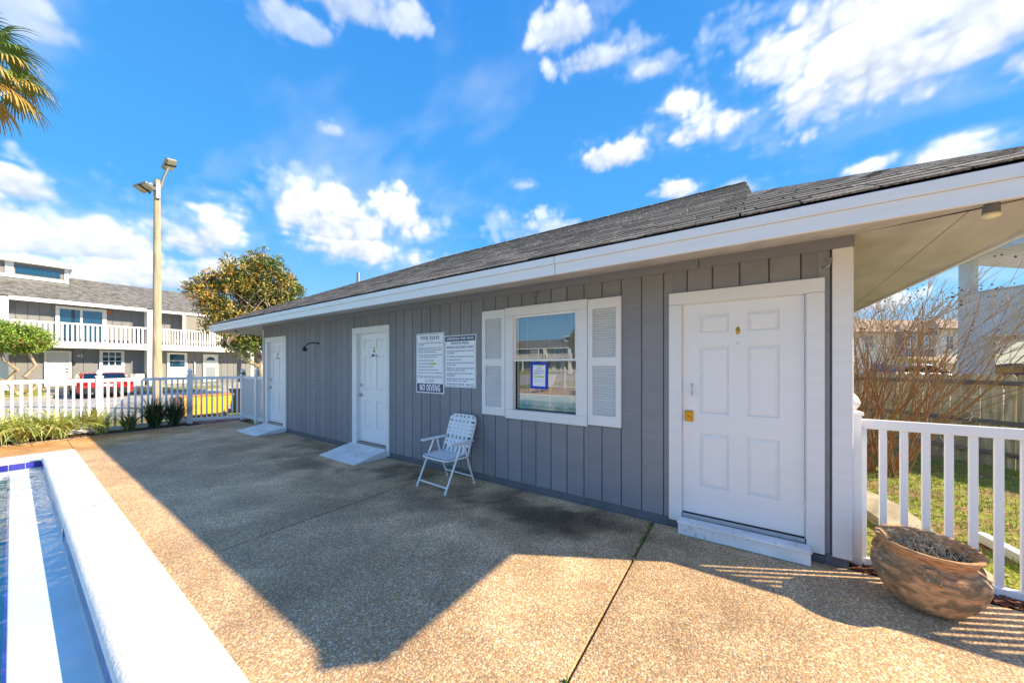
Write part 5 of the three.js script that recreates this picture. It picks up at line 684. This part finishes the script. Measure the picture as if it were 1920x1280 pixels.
  const rf = sub(t, 'roof'); mesh('roof_slope', merge([sl(0.92, 5.27, -3.9, 7.42, -9.3, 14.2), sl(-9.2, 5.22, -3.9, 7.42, -9.3, 14.2)]), M.thRoof, rf); mesh('eave_fascia', merge([bx(-3.62, 1.60, 5.06, 5.27, 0.86, 0.92), bx(2.20, 14.2, 5.08, 5.25, 0.86, 0.92), bx(-9.3, -4.1, 5.06, 5.27, 0.86, 0.92)]), M.thWhite, rf); mesh('soffit', bx(-9.3, 14.2, 5.15, 5.17, -0.02, 0.86), M.soffit, rf); mesh('gable', bx(14.0, 14.1, -0.2, 5.2, -8, 0), M.thSiding, rf);
  const cl = sub(t, 'clerestory'); mesh('clerestory_wall', bx(-7.5, -1.45, 6.0, 7.62, -5.5, -2.0), M.thSiding, cl); mesh('clerestory_roof', bx(-7.8, -1.30, 7.62, 7.84, -5.9, -1.55, 0.02), M.thWhite, cl); mesh('clerestory_trim', merge([bx(-7.5, -1.45, 6.72, 6.90, -1.999, -1.95), bx(-1.62, -1.45, 6.90, 7.62, -1.999, -1.95), bx(-3.75, -3.45, 6.90, 7.62, -1.999, -1.95)]), M.thWhite, cl); mesh('pane', bx(-3.38, -1.78, 7.0, 7.42, -1.999, -1.96), M.glassBlue, cl);
  // air conditioner by the wall
  part(t, 'air_conditioner', [bx(0.84, 1.50, 0.05, 0.86, 0.3, 0.85, 0.03), ...Array.from({ length: 9 }, (_, k) => bx(0.88, 1.46, 0.16 + k * 0.07, 0.19 + k * 0.07, 0.8505, 0.87))], mat(S('#cfcfcb'), 0.6)); return t;
}
townhouse('grey two-storey townhouse with white balcony behind the light pole', [-34.2, 0.12, 0], Math.PI / 2);
/* ---------- cars ---------- */
function makeCar(o) {
  const t = thing('parked_car', o.label, 'car', o.pos, o.turn), L = o.L / 2, W = o.W / 2, H = o.H; const paint = new THREE.MeshPhysicalMaterial({ color: S(o.color), roughness: 0.35, metalness: 0.2, clearcoat: 1, clearcoatRoughness: 0.05 }), dark = mat(S('#17181a'), 0.6), gl = new THREE.MeshPhysicalMaterial({ color: S('#0c1218'), roughness: 0.03, ior: 1.9 });
  const side = (pts, w, b) => { const g = extr(pts, w * 2 - 2 * b, b); g.translate(0, 0, -(w - b)); return toCreasedNormals(g, 0.6); };
  part(t, 'body', side([[-L, 0.32], [-L + 0.10, 0.24], [L - 0.1, 0.24], [L, 0.36], [L - 0.02, H * 0.50], [L - 0.35, H * 0.575], [L * 0.42, H * 0.655], [-L + 0.30, H * 0.70], [-L + 0.04, H * 0.66], [-L - 0.02, H * 0.45]], W, 0.10), paint);
  part(t, 'cabin', side([[L * 0.46, H * 0.63], [L * 0.10, H * 0.95], [-L * 0.12, H], [-L * 0.55, H * 0.975], [-L * 0.97, H * 0.68], [-L * 0.6, H * 0.60]], W * 0.86, 0.10), paint);
  const cw = W * 0.862; part(t, 'side_window', [side([[L * 0.36, H * 0.69], [L * 0.08, H * 0.915], [-L * 0.12, H * 0.95], [-L * 0.5, H * 0.925], [-L * 0.72, H * 0.71]], cw, 0.008)], gl);
  const quad = (a, b, w0, w1, off) => { const n = V(-(b[1] - a[1]), b[0] - a[0], 0).normalize().multiplyScalar(off), p = [[a[0] + n.x, a[1] + n.y, -w0], [a[0] + n.x, a[1] + n.y, w0], [b[0] + n.x, b[1] + n.y, w1], [b[0] + n.x, b[1] + n.y, -w1]], g = new THREE.BufferGeometry(); g.setAttribute('position', new THREE.Float32BufferAttribute([...p[0], ...p[1], ...p[2], ...p[0], ...p[2], ...p[3]], 3)); g.computeVertexNormals(); return planarUV(g); };
  gl.side = THREE.DoubleSide; part(t, 'rear_window', quad([-L * 0.62, H * 0.945], [-L * 0.92, H * 0.725], W * 0.70, W * 0.76, -0.012), gl); part(t, 'windshield', quad([L * 0.43, H * 0.66], [L * 0.13, H * 0.925], W * 0.76, W * 0.70, -0.012), gl);
  part(t, 'bumper', bx(-L - 0.05, -L + 0.06, 0.24, H * 0.42, -W * 0.80, W * 0.80, 0.03), dark); part(t, 'bumper', bx(L - 0.05, L + 0.03, 0.24, 0.40, -W * 0.8, W * 0.8, 0.03), dark); part(t, 'number_plate', bx(-L - 0.062, -L - 0.05, H * 0.46, H * 0.55, -0.2, 0.2), M.thWhite);
  for (const s of [-1, 1]) { part(t, 'taillight', bx(-L - 0.03, -L + 0.10, H * 0.50, H * 0.62, s > 0 ? W * 0.62 : -W * 0.98, s > 0 ? W * 0.98 : -W * 0.62, 0.03), mat(S('#8f0d12'), 0.2)); part(t, 'exhaust', place(new THREE.CylinderGeometry(0.05, 0.05, 0.12, 12), -L - 0.02, 0.26, s * W * 0.5, 0, 0, Math.PI / 2), M.steel); part(t, 'headlight', bx(L - 0.16, L + 0.01, H * 0.42, H * 0.50, s > 0 ? W * 0.6 : -W * 0.95, s > 0 ? W * 0.95 : -W * 0.6, 0.03), mat(S('#dfe4e8'), 0.15)); part(t, 'mirror', bx(L * 0.28, L * 0.38, H * 0.66, H * 0.74, s > 0 ? W * 0.9 : -W * 1.1, s > 0 ? W * 1.1 : -W * 0.9, 0.03), paint);
    for (const x of [-L * 0.60, L * 0.62]) { const w = sub(t, 'wheel'); w.position.set(x, 0.32, s * (W - 0.10)); mesh('tyre', place(new THREE.TorusGeometry(0.235, 0.09, 10, 28).scale(1, 1, 1.25), 0, 0, 0), dark, w); mesh('rim', place(new THREE.CylinderGeometry(0.19, 0.19, 0.14, 20), 0, 0, 0, Math.PI / 2), M.galv, w); } }
  return t;
}
makeCar({ label: 'red hatchback parked in front of the townhouse, rear to the pool', color: '#c4141f', L: 4.3, W: 1.86, H: 1.30, pos: [-28.8, -0.115, 0.83], turn: Math.PI });
makeCar({ label: 'dark blue car behind the wooden fence, under the bare twigs', color: '#1b2d5a', L: 4.8, W: 1.9, H: 1.62, pos: [8.7, 0.03, -26.4], turn: 0.62 }); makeCar({ label: 'dark red car seen under the grey stair tower', color: '#6d1118', L: 4.6, W: 1.85, H: 1.62, pos: [11.9, 0.03, -26.6], turn: -0.35 + Math.PI }); makeCar({ label: 'dark green car behind the fence beside the bare crape myrtle', color: '#1f3d38', L: 4.6, W: 1.85, H: 1.5, pos: [15.6, 0.03, -24.8], turn: 0.75 });
/* ---------- yellow tilt cart ---------- */
{ const t = thing('tilt_cart', 'yellow ribbed plastic tilt cart just outside the white fence', 'cart', [-14.45, -0.125, 0.0], Math.PI / 2); t.scale.setScalar(0.92); M.yellow = mat(S('#efbb2a'), 0.5);
  part(t, 'tub', place(extr([[-0.60, 0.10], [0.38, 0.10], [0.62, 0.36], [0.70, 0.74], [-0.66, 0.74]], 0.62, 0.03), 0, 0, -0.31), M.yellow); for (let k = 0; k < 7; k++) part(t, 'rib', bx(-0.56 + k * 0.17, -0.50 + k * 0.17, 0.13, 0.70, 0.31, 0.345, 0.012), M.yellow); part(t, 'rim', bx(-0.70, 0.74, 0.72, 0.775, -0.35, 0.35, 0.02), mat(S('#d8882c'), 0.6)); part(t, 'end_panel', bx(-0.84, -0.70, 0.06, 0.72, -0.3, 0.3, 0.02), mat(S('#6a4c22'), 0.7)); for (const z of [-0.26, 0.26]) part(t, 'wheel', place(new THREE.TorusGeometry(0.10, 0.04, 8, 20), 0.5, 0.14, z), M.black);
  const b = thing('trash_bin', 'narrow black bin standing behind the yellow cart', 'bin', [-14.7, -0.12, -0.92], Math.PI / 2); part(b, 'bin_body', place(extr([[-0.13, 0], [0.13, 0], [0.17, 0.78], [-0.17, 0.78]], 0.3, 0.02), 0, 0, -0.15), M.darkMetal); part(b, 'lid', bx(-0.19, 0.19, 0.785, 0.84, -0.19, 0.19, 0.02), M.black); }
/* ---------- wooden privacy fence ---------- */
{
  const A = V(4.41, 0, -7.0), U = V(0.68, 0, 0.733).normalize(), t = thing('wooden_fence', 'weathered dog-eared wooden fence at the back of the yard', 'fence'); const ang = -Math.atan2(U.z, U.x);
  const wt = (b, a) => tex(256, 512, (u, v) => { const n = fbm(u * 22, v * 3, 2 + b, 4, 22, 3), s = fbm(u * 5, v * 5, 7 + b, 4, 5); const k = 0.55 + (n - 0.5) * 0.55; let c = [0.86 * k + 0.32, 0.79 * k + 0.285, 0.62 * k + 0.22]; c = mix3(c, [0.55, 0.57, 0.32], sstep(0.55, 0.72, s) * 0.6); c = mix3(c, [0.58, 0.42, 0.28], sstep(0.60, 0.75, fbm(u * 4, v * 2, 20 + b, 3, 4, 2)) * 0.5); return c; }, true, 1, 0.5); M.plank = [0, 1, 2].map((b) => mat(0xffffff, 0.9, { map: wt(b * 3, 0), bumpMap: grainBump, bumpScale: 0.003 })); M.railWood = mat(0xffffff, 0.9, { map: tex(512, 128, (u, v) => { const n = fbm(u * 4, v * 24, 2, 4, 4, 24); const k = 0.46 + (n - 0.5) * 0.3; return [k * 1.05, k, k * 0.92]; }, true, 0.5, 2) });
  const pg = [0, 1, 2].map(() => extr([[-0.0675, 0], [0.0675, 0], [0.0675, 1.775], [0.04, 1.83], [-0.04, 1.83], [-0.0675, 1.775]], 0.016, 0.002)), q = rngOf(3);
  for (let k = -52; k < 20; k++) { const p = A.clone().addScaledVector(U, k * 0.143), y = gh(p.x, p.z) + 0.02; const o = part(t, 'plank', pg[(k + 60) % 3], M.plank[Math.floor(q() * 3)]); o.position.set(p.x, -0.465 + (q() - 0.5) * 0.015, p.z); o.rotation.y = ang; o.rotation.z = (q() - 0.5) * 0.012; }
  const c = A.clone().addScaledVector(U, -16 * 0.143); for (const y of [0.25, 0.85, 1.62]) { const r = part(t, 'rail', bx(-5.2, 5.2, y, y + 0.085, 0.018, 0.055, 0.004), M.railWood); r.position.set(c.x, -0.465, c.z); r.rotation.y = ang; } for (const s of [-4.9, -2.5, -0.1, 2.3, 4.7]) { const p = c.clone().addScaledVector(U, s), o = part(t, 'post', bx(-0.045, 0.045, -0.1, 1.78, -0.11, -0.018, 0.004), M.plank[1]); o.position.set(p.x, -0.465, p.z); o.rotation.y = ang; }
}
/* ---------- grass and leaf litter in the side yard ---------- */
{ const q = rngOf(44), tris = []; for (let k = 0; k < 15000; k++) { const x = 0.9 + q() * 5.2, z = -0.35 - q() * 7.2; if (x < 1.6 && x > 0.75 && z < -0.5 && q() < 0.9) continue; const m = fbm(x * 1.3 + 3, z * 1.3 + 8, 0.5, 3); if (m < 0.42 && q() < 0.7) continue; const y = gh(x, z), h = 0.03 + q() * 0.05, a = q() * 6.28, w = 0.005; const c = q() < 0.25 ? [0.40, 0.36, 0.12] : [0.20 + q() * 0.14, 0.32 + q() * 0.12, 0.05]; const b = V(x, y, z), s = V(Math.cos(a) * w, 0, Math.sin(a) * w), tp = V(x + (q() - 0.5) * 0.05, y + h, z + (q() - 0.5) * 0.05), l = b.clone().sub(s), r = b.clone().add(s); tris.push([l, r, tp, tp, tp, tp, c]); } stuff('grass', bladeGeo(tris), M.leaf, 'patchy green lawn in the side yard behind the railing', 'grass');
  const lv = []; for (let k = 0; k < 2600; k++) { const x = 0.85 + q() * 5, z = -0.3 - q() * 6.5, y = gh(x, z) + 0.012; const d = V(Math.cos(k), 0.15 * (q() - 0.5), Math.sin(k)).normalize(); const c = q() < 0.6 ? [0.30, 0.17, 0.08] : [0.42, 0.32, 0.18]; lv.push({ p: V(x, y, z), d, u: V(0, 1, 0), len: 0.05 + q() * 0.04, wid: 0.03, c }); } stuff('leaf_litter', leafMesh(lv), M.leaf, 'dry brown leaves scattered over the side yard lawn', 'leaves');
  one('edging_board', [bx(-0.04, 0.04, -0.02, 0.06, -0.55, 0.55, 0.006)], M.white, 'weathered white edging board lying in the grass beside the walk', 'board').position.set(1.98, gh(1.98, -1) + 0.02, -1.0); scene.children[scene.children.length - 1].rotation.y = 0.18; }
/* ---------- bare crape myrtle ---------- */
function myrtle(label, pos, seed, o) {
  const t = thing('crape_myrtle', label, 'shrub', pos), q = rngOf(seed), g = [], fine = [], pods = [];
  const grow = (p, d, len, r, depth) => { const pts = [p], rad = [r]; let v = d.clone(), c = p.clone(); const n = 5; for (let i = 1; i <= n; i++) { v.add(V((q() - 0.5) * 0.34, o.lift - 0.02 * i, (q() - 0.5) * 0.34)).normalize(); c = c.clone().addScaledVector(v, len / n); if (o.guard && c.x + pos[0] < o.guard[0] && c.y + pos[1] > o.guard[1]) break; if (o.top && c.y > o.top) break; pts.push(c.clone()); rad.push(r * (1 - (i / n) * 0.55)); } if (pts.length < 2) return; (depth > 1 ? fine : g).push(limb(pts, rad, depth > 1 ? 4 : 6)); if (depth < 3) { const m = 3; for (let k = 0; k < m; k++) { const i = Math.min(pts.length - 1, 2 + Math.floor(q() * 4)), b = pts[i]; const nd = v.clone().add(V((q() - 0.5) * 1.25, (q() - 0.2) * 0.35, (q() - 0.5) * 1.25)).normalize(); grow(b.clone(), nd, len * (0.45 + q() * 0.25), Math.max(0.003, rad[i] * 0.62), depth + 1); } } else for (let k = 0; k < 2; k++) if (q() < 0.10) pods.push(place(new THREE.IcosahedronGeometry(0.009 + q() * 0.005, 0), c.x + (q() - 0.5) * 0.04, c.y + (q() - 0.5) * 0.04, c.z)); };
  for (let k = 0; k < o.stems; k++) { const a = q() * 6.28, sp = 0.12 + q() * o.spread; const d = V(Math.cos(a) * sp + o.bias[0], 1, Math.sin(a) * sp + o.bias[1]).normalize(); grow(V((q() - 0.5) * o.base, 0, (q() - 0.5) * o.base), d, o.H * (0.55 + q() * 0.35), o.r * (0.7 + q() * 0.6), 0); }
  const bark = mat(S('#a5794f'), 0.75), tw = mat(S('#b39a7c'), 0.8); part(t, 'stems', g, bark); part(t, 'twigs', fine, tw); if (pods.length) part(t, 'seed_pods', merge(pods.map((x) => { x.deleteAttribute('uv'); x.setAttribute('uv', new THREE.Float32BufferAttribute(new Float32Array(x.attributes.position.count * 2), 2)); return x; })), mat(S('#3a2a1c'), 0.9)); return t;
}
myrtle('bare brown crape myrtle with many stems beside the pool house end', [2.0, -0.40, -5.0], 17, { stems: 66, spread: 0.44, bias: [0.12, -0.08], base: 0.75, H: 3.5, r: 0.012, lift: 0.05, guard: [1.62, 2.25], top: 3.1 });
/* tangled pale twigs low in front of the fence */
{ const q = rngOf(70), g = []; for (let k = 0; k < 420; k++) { const p = V(2.2 + q() * 1.5, -0.42 + q() * 1.5, -5.9 - q() * 1.3), a = q() * 6.28, l = 0.2 + q() * 0.35; const e = V(Math.cos(a), (q() - 0.45) * 0.9, Math.sin(a)); const m = p.clone().addScaledVector(e, l * 0.5).add(V(0, (q() - 0.5) * 0.08, 0)), z = p.clone().addScaledVector(e, l).add(V(0, (q() - 0.3) * 0.16, 0)); g.push(limb([p, m, z], [0.004, 0.003, 0.0015], 4)); for (let b = 0; b < 2; b++) { const s = m.clone().lerp(z, q()), e2 = e.clone().add(V(q() - 0.5, q() - 0.4, q() - 0.5)).normalize(); g.push(limb([s, s.clone().addScaledVector(e2, l * 0.35)], [0.0025, 0.001], 4)); } }
  const t = thing('twiggy_bush', 'low tangle of pale bare twigs in front of the wooden fence', 'bush'); part(t, 'twigs', g, mat(S('#b49f86'), 0.85)); }
myrtle('bare crape myrtle beyond the fence, under the grey tower', [14.4, 0.02, -24.0], 23, { stems: 14, spread: 0.55, bias: [0, 0], base: 0.3, H: 3.4, r: 0.035, lift: 0.06 });
/* ---------- grey stair tower ---------- */
{ const t = thing('stair_tower', 'grey stucco stair tower with open bays beyond the wooden fence', 'building', [7.06, -0.48, -16.9], -0.82); M.stucco = mat(0xffffff, 0.85, { map: tex(256, 256, (u, v) => { const n = fbm(u * 6, v * 6, 2, 4, 6), f = fbm(u * 60, v * 60, 5, 2, 60); const k = 0.82 + (n - 0.5) * 0.08 + (f - 0.5) * 0.06; return [k * 0.98, k * 0.985, k]; }, true, 0.3, 0.3), bumpMap: fineBump, bumpScale: 0.004 });
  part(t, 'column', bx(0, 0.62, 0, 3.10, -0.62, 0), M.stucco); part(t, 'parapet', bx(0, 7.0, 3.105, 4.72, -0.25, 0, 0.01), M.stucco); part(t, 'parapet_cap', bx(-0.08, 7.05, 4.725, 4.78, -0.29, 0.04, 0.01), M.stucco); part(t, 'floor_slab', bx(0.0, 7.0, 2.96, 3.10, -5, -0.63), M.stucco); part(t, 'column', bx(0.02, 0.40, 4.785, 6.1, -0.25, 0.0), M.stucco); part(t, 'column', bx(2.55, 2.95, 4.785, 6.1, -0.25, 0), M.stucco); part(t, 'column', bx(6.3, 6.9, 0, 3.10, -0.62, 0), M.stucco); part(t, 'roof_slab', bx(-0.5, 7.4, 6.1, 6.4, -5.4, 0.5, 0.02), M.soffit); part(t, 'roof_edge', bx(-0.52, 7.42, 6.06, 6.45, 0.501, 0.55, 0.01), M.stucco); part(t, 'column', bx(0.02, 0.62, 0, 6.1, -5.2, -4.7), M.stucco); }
/* ---------- beige house beyond the road ---------- */
{ const t = thing('beige_house', 'cream two-storey house with tan hipped roof beyond the fence', 'house', [14.5, -0.4, -50], 0.669); const cream = mat(0xffffff, 0.8, { map: paintT([0.95, 0.91, 0.85], 0.08, 2, 6, 6) }), tan = mat(0xffffff, 0.9, { map: tex(512, 512, (u, v) => { const row = Math.floor(v * 30), n = hash3(Math.floor(u * 26 + (row % 2) * 0.5), row, 9), k = 0.66 + (n - 0.5) * 0.14 + (fbm(u * 60, v * 60, 2, 2, 60) - 0.5) * 0.14; return [k, k * 0.85, k * 0.75]; }, true, 0.2, 0.2) }), slate = mat(S('#7f8793'), 0.8);
  part(t, 'wall', bx(-12, 3.1, 0, 5.5, -9, 0), cream); part(t, 'wall', bx(3.1, 14, 0, 5.85, -9, 0.9), cream); part(t, 'bay', bx(-0.6, 2.9, 2.9, 5.45, 0.001, 0.7), slate);
  const hip = (x0, x1, z0, z1, y0, h, name) => { const m = (z0 + z1) / 2, d = (z1 - z0) / 2, v = [[x0, y0, z1], [x1, y0, z1], [x1 - d, y0 + h, m], [x0 + d, y0 + h, m], [x0, y0, z0], [x1, y0, z0]], f = [[0, 1, 2], [0, 2, 3], [1, 5, 2], [5, 4, 3], [5, 3, 2], [4, 0, 3]], g = new THREE.BufferGeometry(); g.setAttribute('position', new THREE.Float32BufferAttribute(f.flat().flatMap((k) => v[k]), 3)); g.computeVertexNormals(); part(t, name, planarUV(g), tan); };
  hip(-13, 15, -9.6, 0.6, 5.5, 2.0, 'roof'); hip(2.8, 14.6, -3, 1.5, 5.85, 1.25, 'roof'); part(t, 'eave', [bx(-12.9, 2.8, 5.38, 5.52, 0.45, 0.62), bx(2.8, 14.6, 5.72, 5.87, 1.35, 1.52), bx(-0.85, 3.15, 5.40, 5.52, 0.7, 0.98)], mat(S('#6b5f58'), 0.8)); { const g = new THREE.BufferGeometry(); g.setAttribute('position', new THREE.Float32BufferAttribute([-0.9, 5.5, 1.0, 3.2, 5.5, 1.0, 1.15, 6.5, -1, -0.9, 5.5, 1.0, 1.15, 6.5, -1, -0.9, 5.5, -1.2, 3.2, 5.5, 1.0, 3.2, 5.5, -1.2, 1.15, 6.5, -1], 3)); g.computeVertexNormals(); part(t, 'bay_roof', planarUV(g), mat(S('#85766c'), 0.9)); }
  { const g = sl2(-0.6, 4.0, 2.2, 0.0, 3.1, 2.45, 2.2); part(t, 'porch_roof', g, tan); }
  const w = (x0, x1, y0, y1, z) => { const k = sub(t, 'window'); mesh('frame', merge([bx(x0 - 0.1, x1 + 0.1, y1, y1 + 0.1, z, z + 0.06), bx(x0 - 0.1, x1 + 0.1, y0 - 0.1, y0, z, z + 0.06), bx(x0 - 0.1, x0, y0, y1, z, z + 0.06), bx(x1, x1 + 0.1, y0, y1, z, z + 0.06), bx((x0 + x1) / 2 - 0.04, (x0 + x1) / 2 + 0.04, y0, y1, z + 0.001, z + 0.055), bx(x0, x1, (y0 + y1) / 2 - 0.04, (y0 + y1) / 2 + 0.04, z + 0.002, z + 0.05)]), M.thWhite, k); mesh('pane', bx(x0, x1, y0, y1, z - 0.01, z + 0.02), M.glassBlue, k); };
  w(-0.4, 0.9, 3.9, 5.1, 0.7); w(2.0, 2.7, 3.8, 5.0, 0.7); w(-4.2, -3.2, 3.9, 5.1, 0); w(-8, -6.8, 3.9, 5.1, 0); w(4.2, 5.0, 3.7, 5.0, 0.9); w(7, 8.2, 3.7, 5.0, 0.9); w(1.9, 2.8, 0.9, 2.2, 0.0); w(-3.5, -2.3, 0.9, 2.2, 0); part(t, 'garage_door', bx(4.0, 6.6, 0.0, 2.2, 0.901, 0.95), mat(S('#a58f78'), 0.7)); part(t, 'door', bx(0.2, 1.15, 0.0, 2.1, 0.001, 0.06), mat(S('#5b4034'), 0.6)); part(t, 'porch_post', [bx(-0.5, -0.3, 0, 2.3, 1.9, 2.1), bx(3.7, 3.9, 0, 2.3, 1.9, 2.1)], M.thWhite);
}
function sl2(x0, x1, z0, z1, y1, y0) { const g = new THREE.BufferGeometry(); g.setAttribute('position', new THREE.Float32BufferAttribute([x0, y0, z0, x1, y0, z0, x1, y1, z1, x0, y0, z0, x1, y1, z1, x0, y1, z1], 3)); g.computeVertexNormals(); return planarUV(g); }
/* ---------- across the pool: what the office window mirrors ---------- */
{ const t = thing('poolside_fence', 'white picket fence on the far side of the pool, mirrored in the window', 'fence'); const pts = []; for (let k = 0; k <= 8; k++) pts.push([-12.1 + k * 2.4, 17.2]); for (let k = 0; k < 8; k++) fenceRun(t, pts[k], pts[k + 1]); for (const p of pts) fencePost(t, p[0], p[1], 1.27);
  const lg = (x, z, a) => { const c = thing('sun_lounger', 'white sun lounger across the pool, mirrored in the office window', 'lounger', [x, 0, z], a, 'loungers across the pool'); const m = mat(S('#e6e8ea'), 0.5); part(c, 'bed', bx(-0.32, 0.32, 0.34, 0.38, -0.2, 1.15, 0.015), m); part(c, 'backrest', place(bx(-0.32, 0.32, 0, 0.04, -0.8, 0, 0.015), 0, 0.36, -0.2, 0.95, 0, 0), m); for (const sx of [-0.29, 0.29]) for (const sz of [-0.1, 1.05]) part(c, 'leg', bar([V(sx, 0.01, sz + 0.08), V(sx, 0.35, sz)], 0.016), m); };
  lg(-5.2, 13.6, Math.PI + 0.2); lg(-6.8, 13.7, Math.PI - 0.15); lg(-9.2, 13.6, Math.PI + 0.1);
  townhouse('grey townhouse across the pool with clerestory, mirrored in the window', [-33, 0.1, 62], Math.PI);
  copyOf(magnolia, [-22, -0.12, 50], 1.9, 'second magnolia tree across the pool, mirrored in the office window'); }
renderer.render(scene, camera);
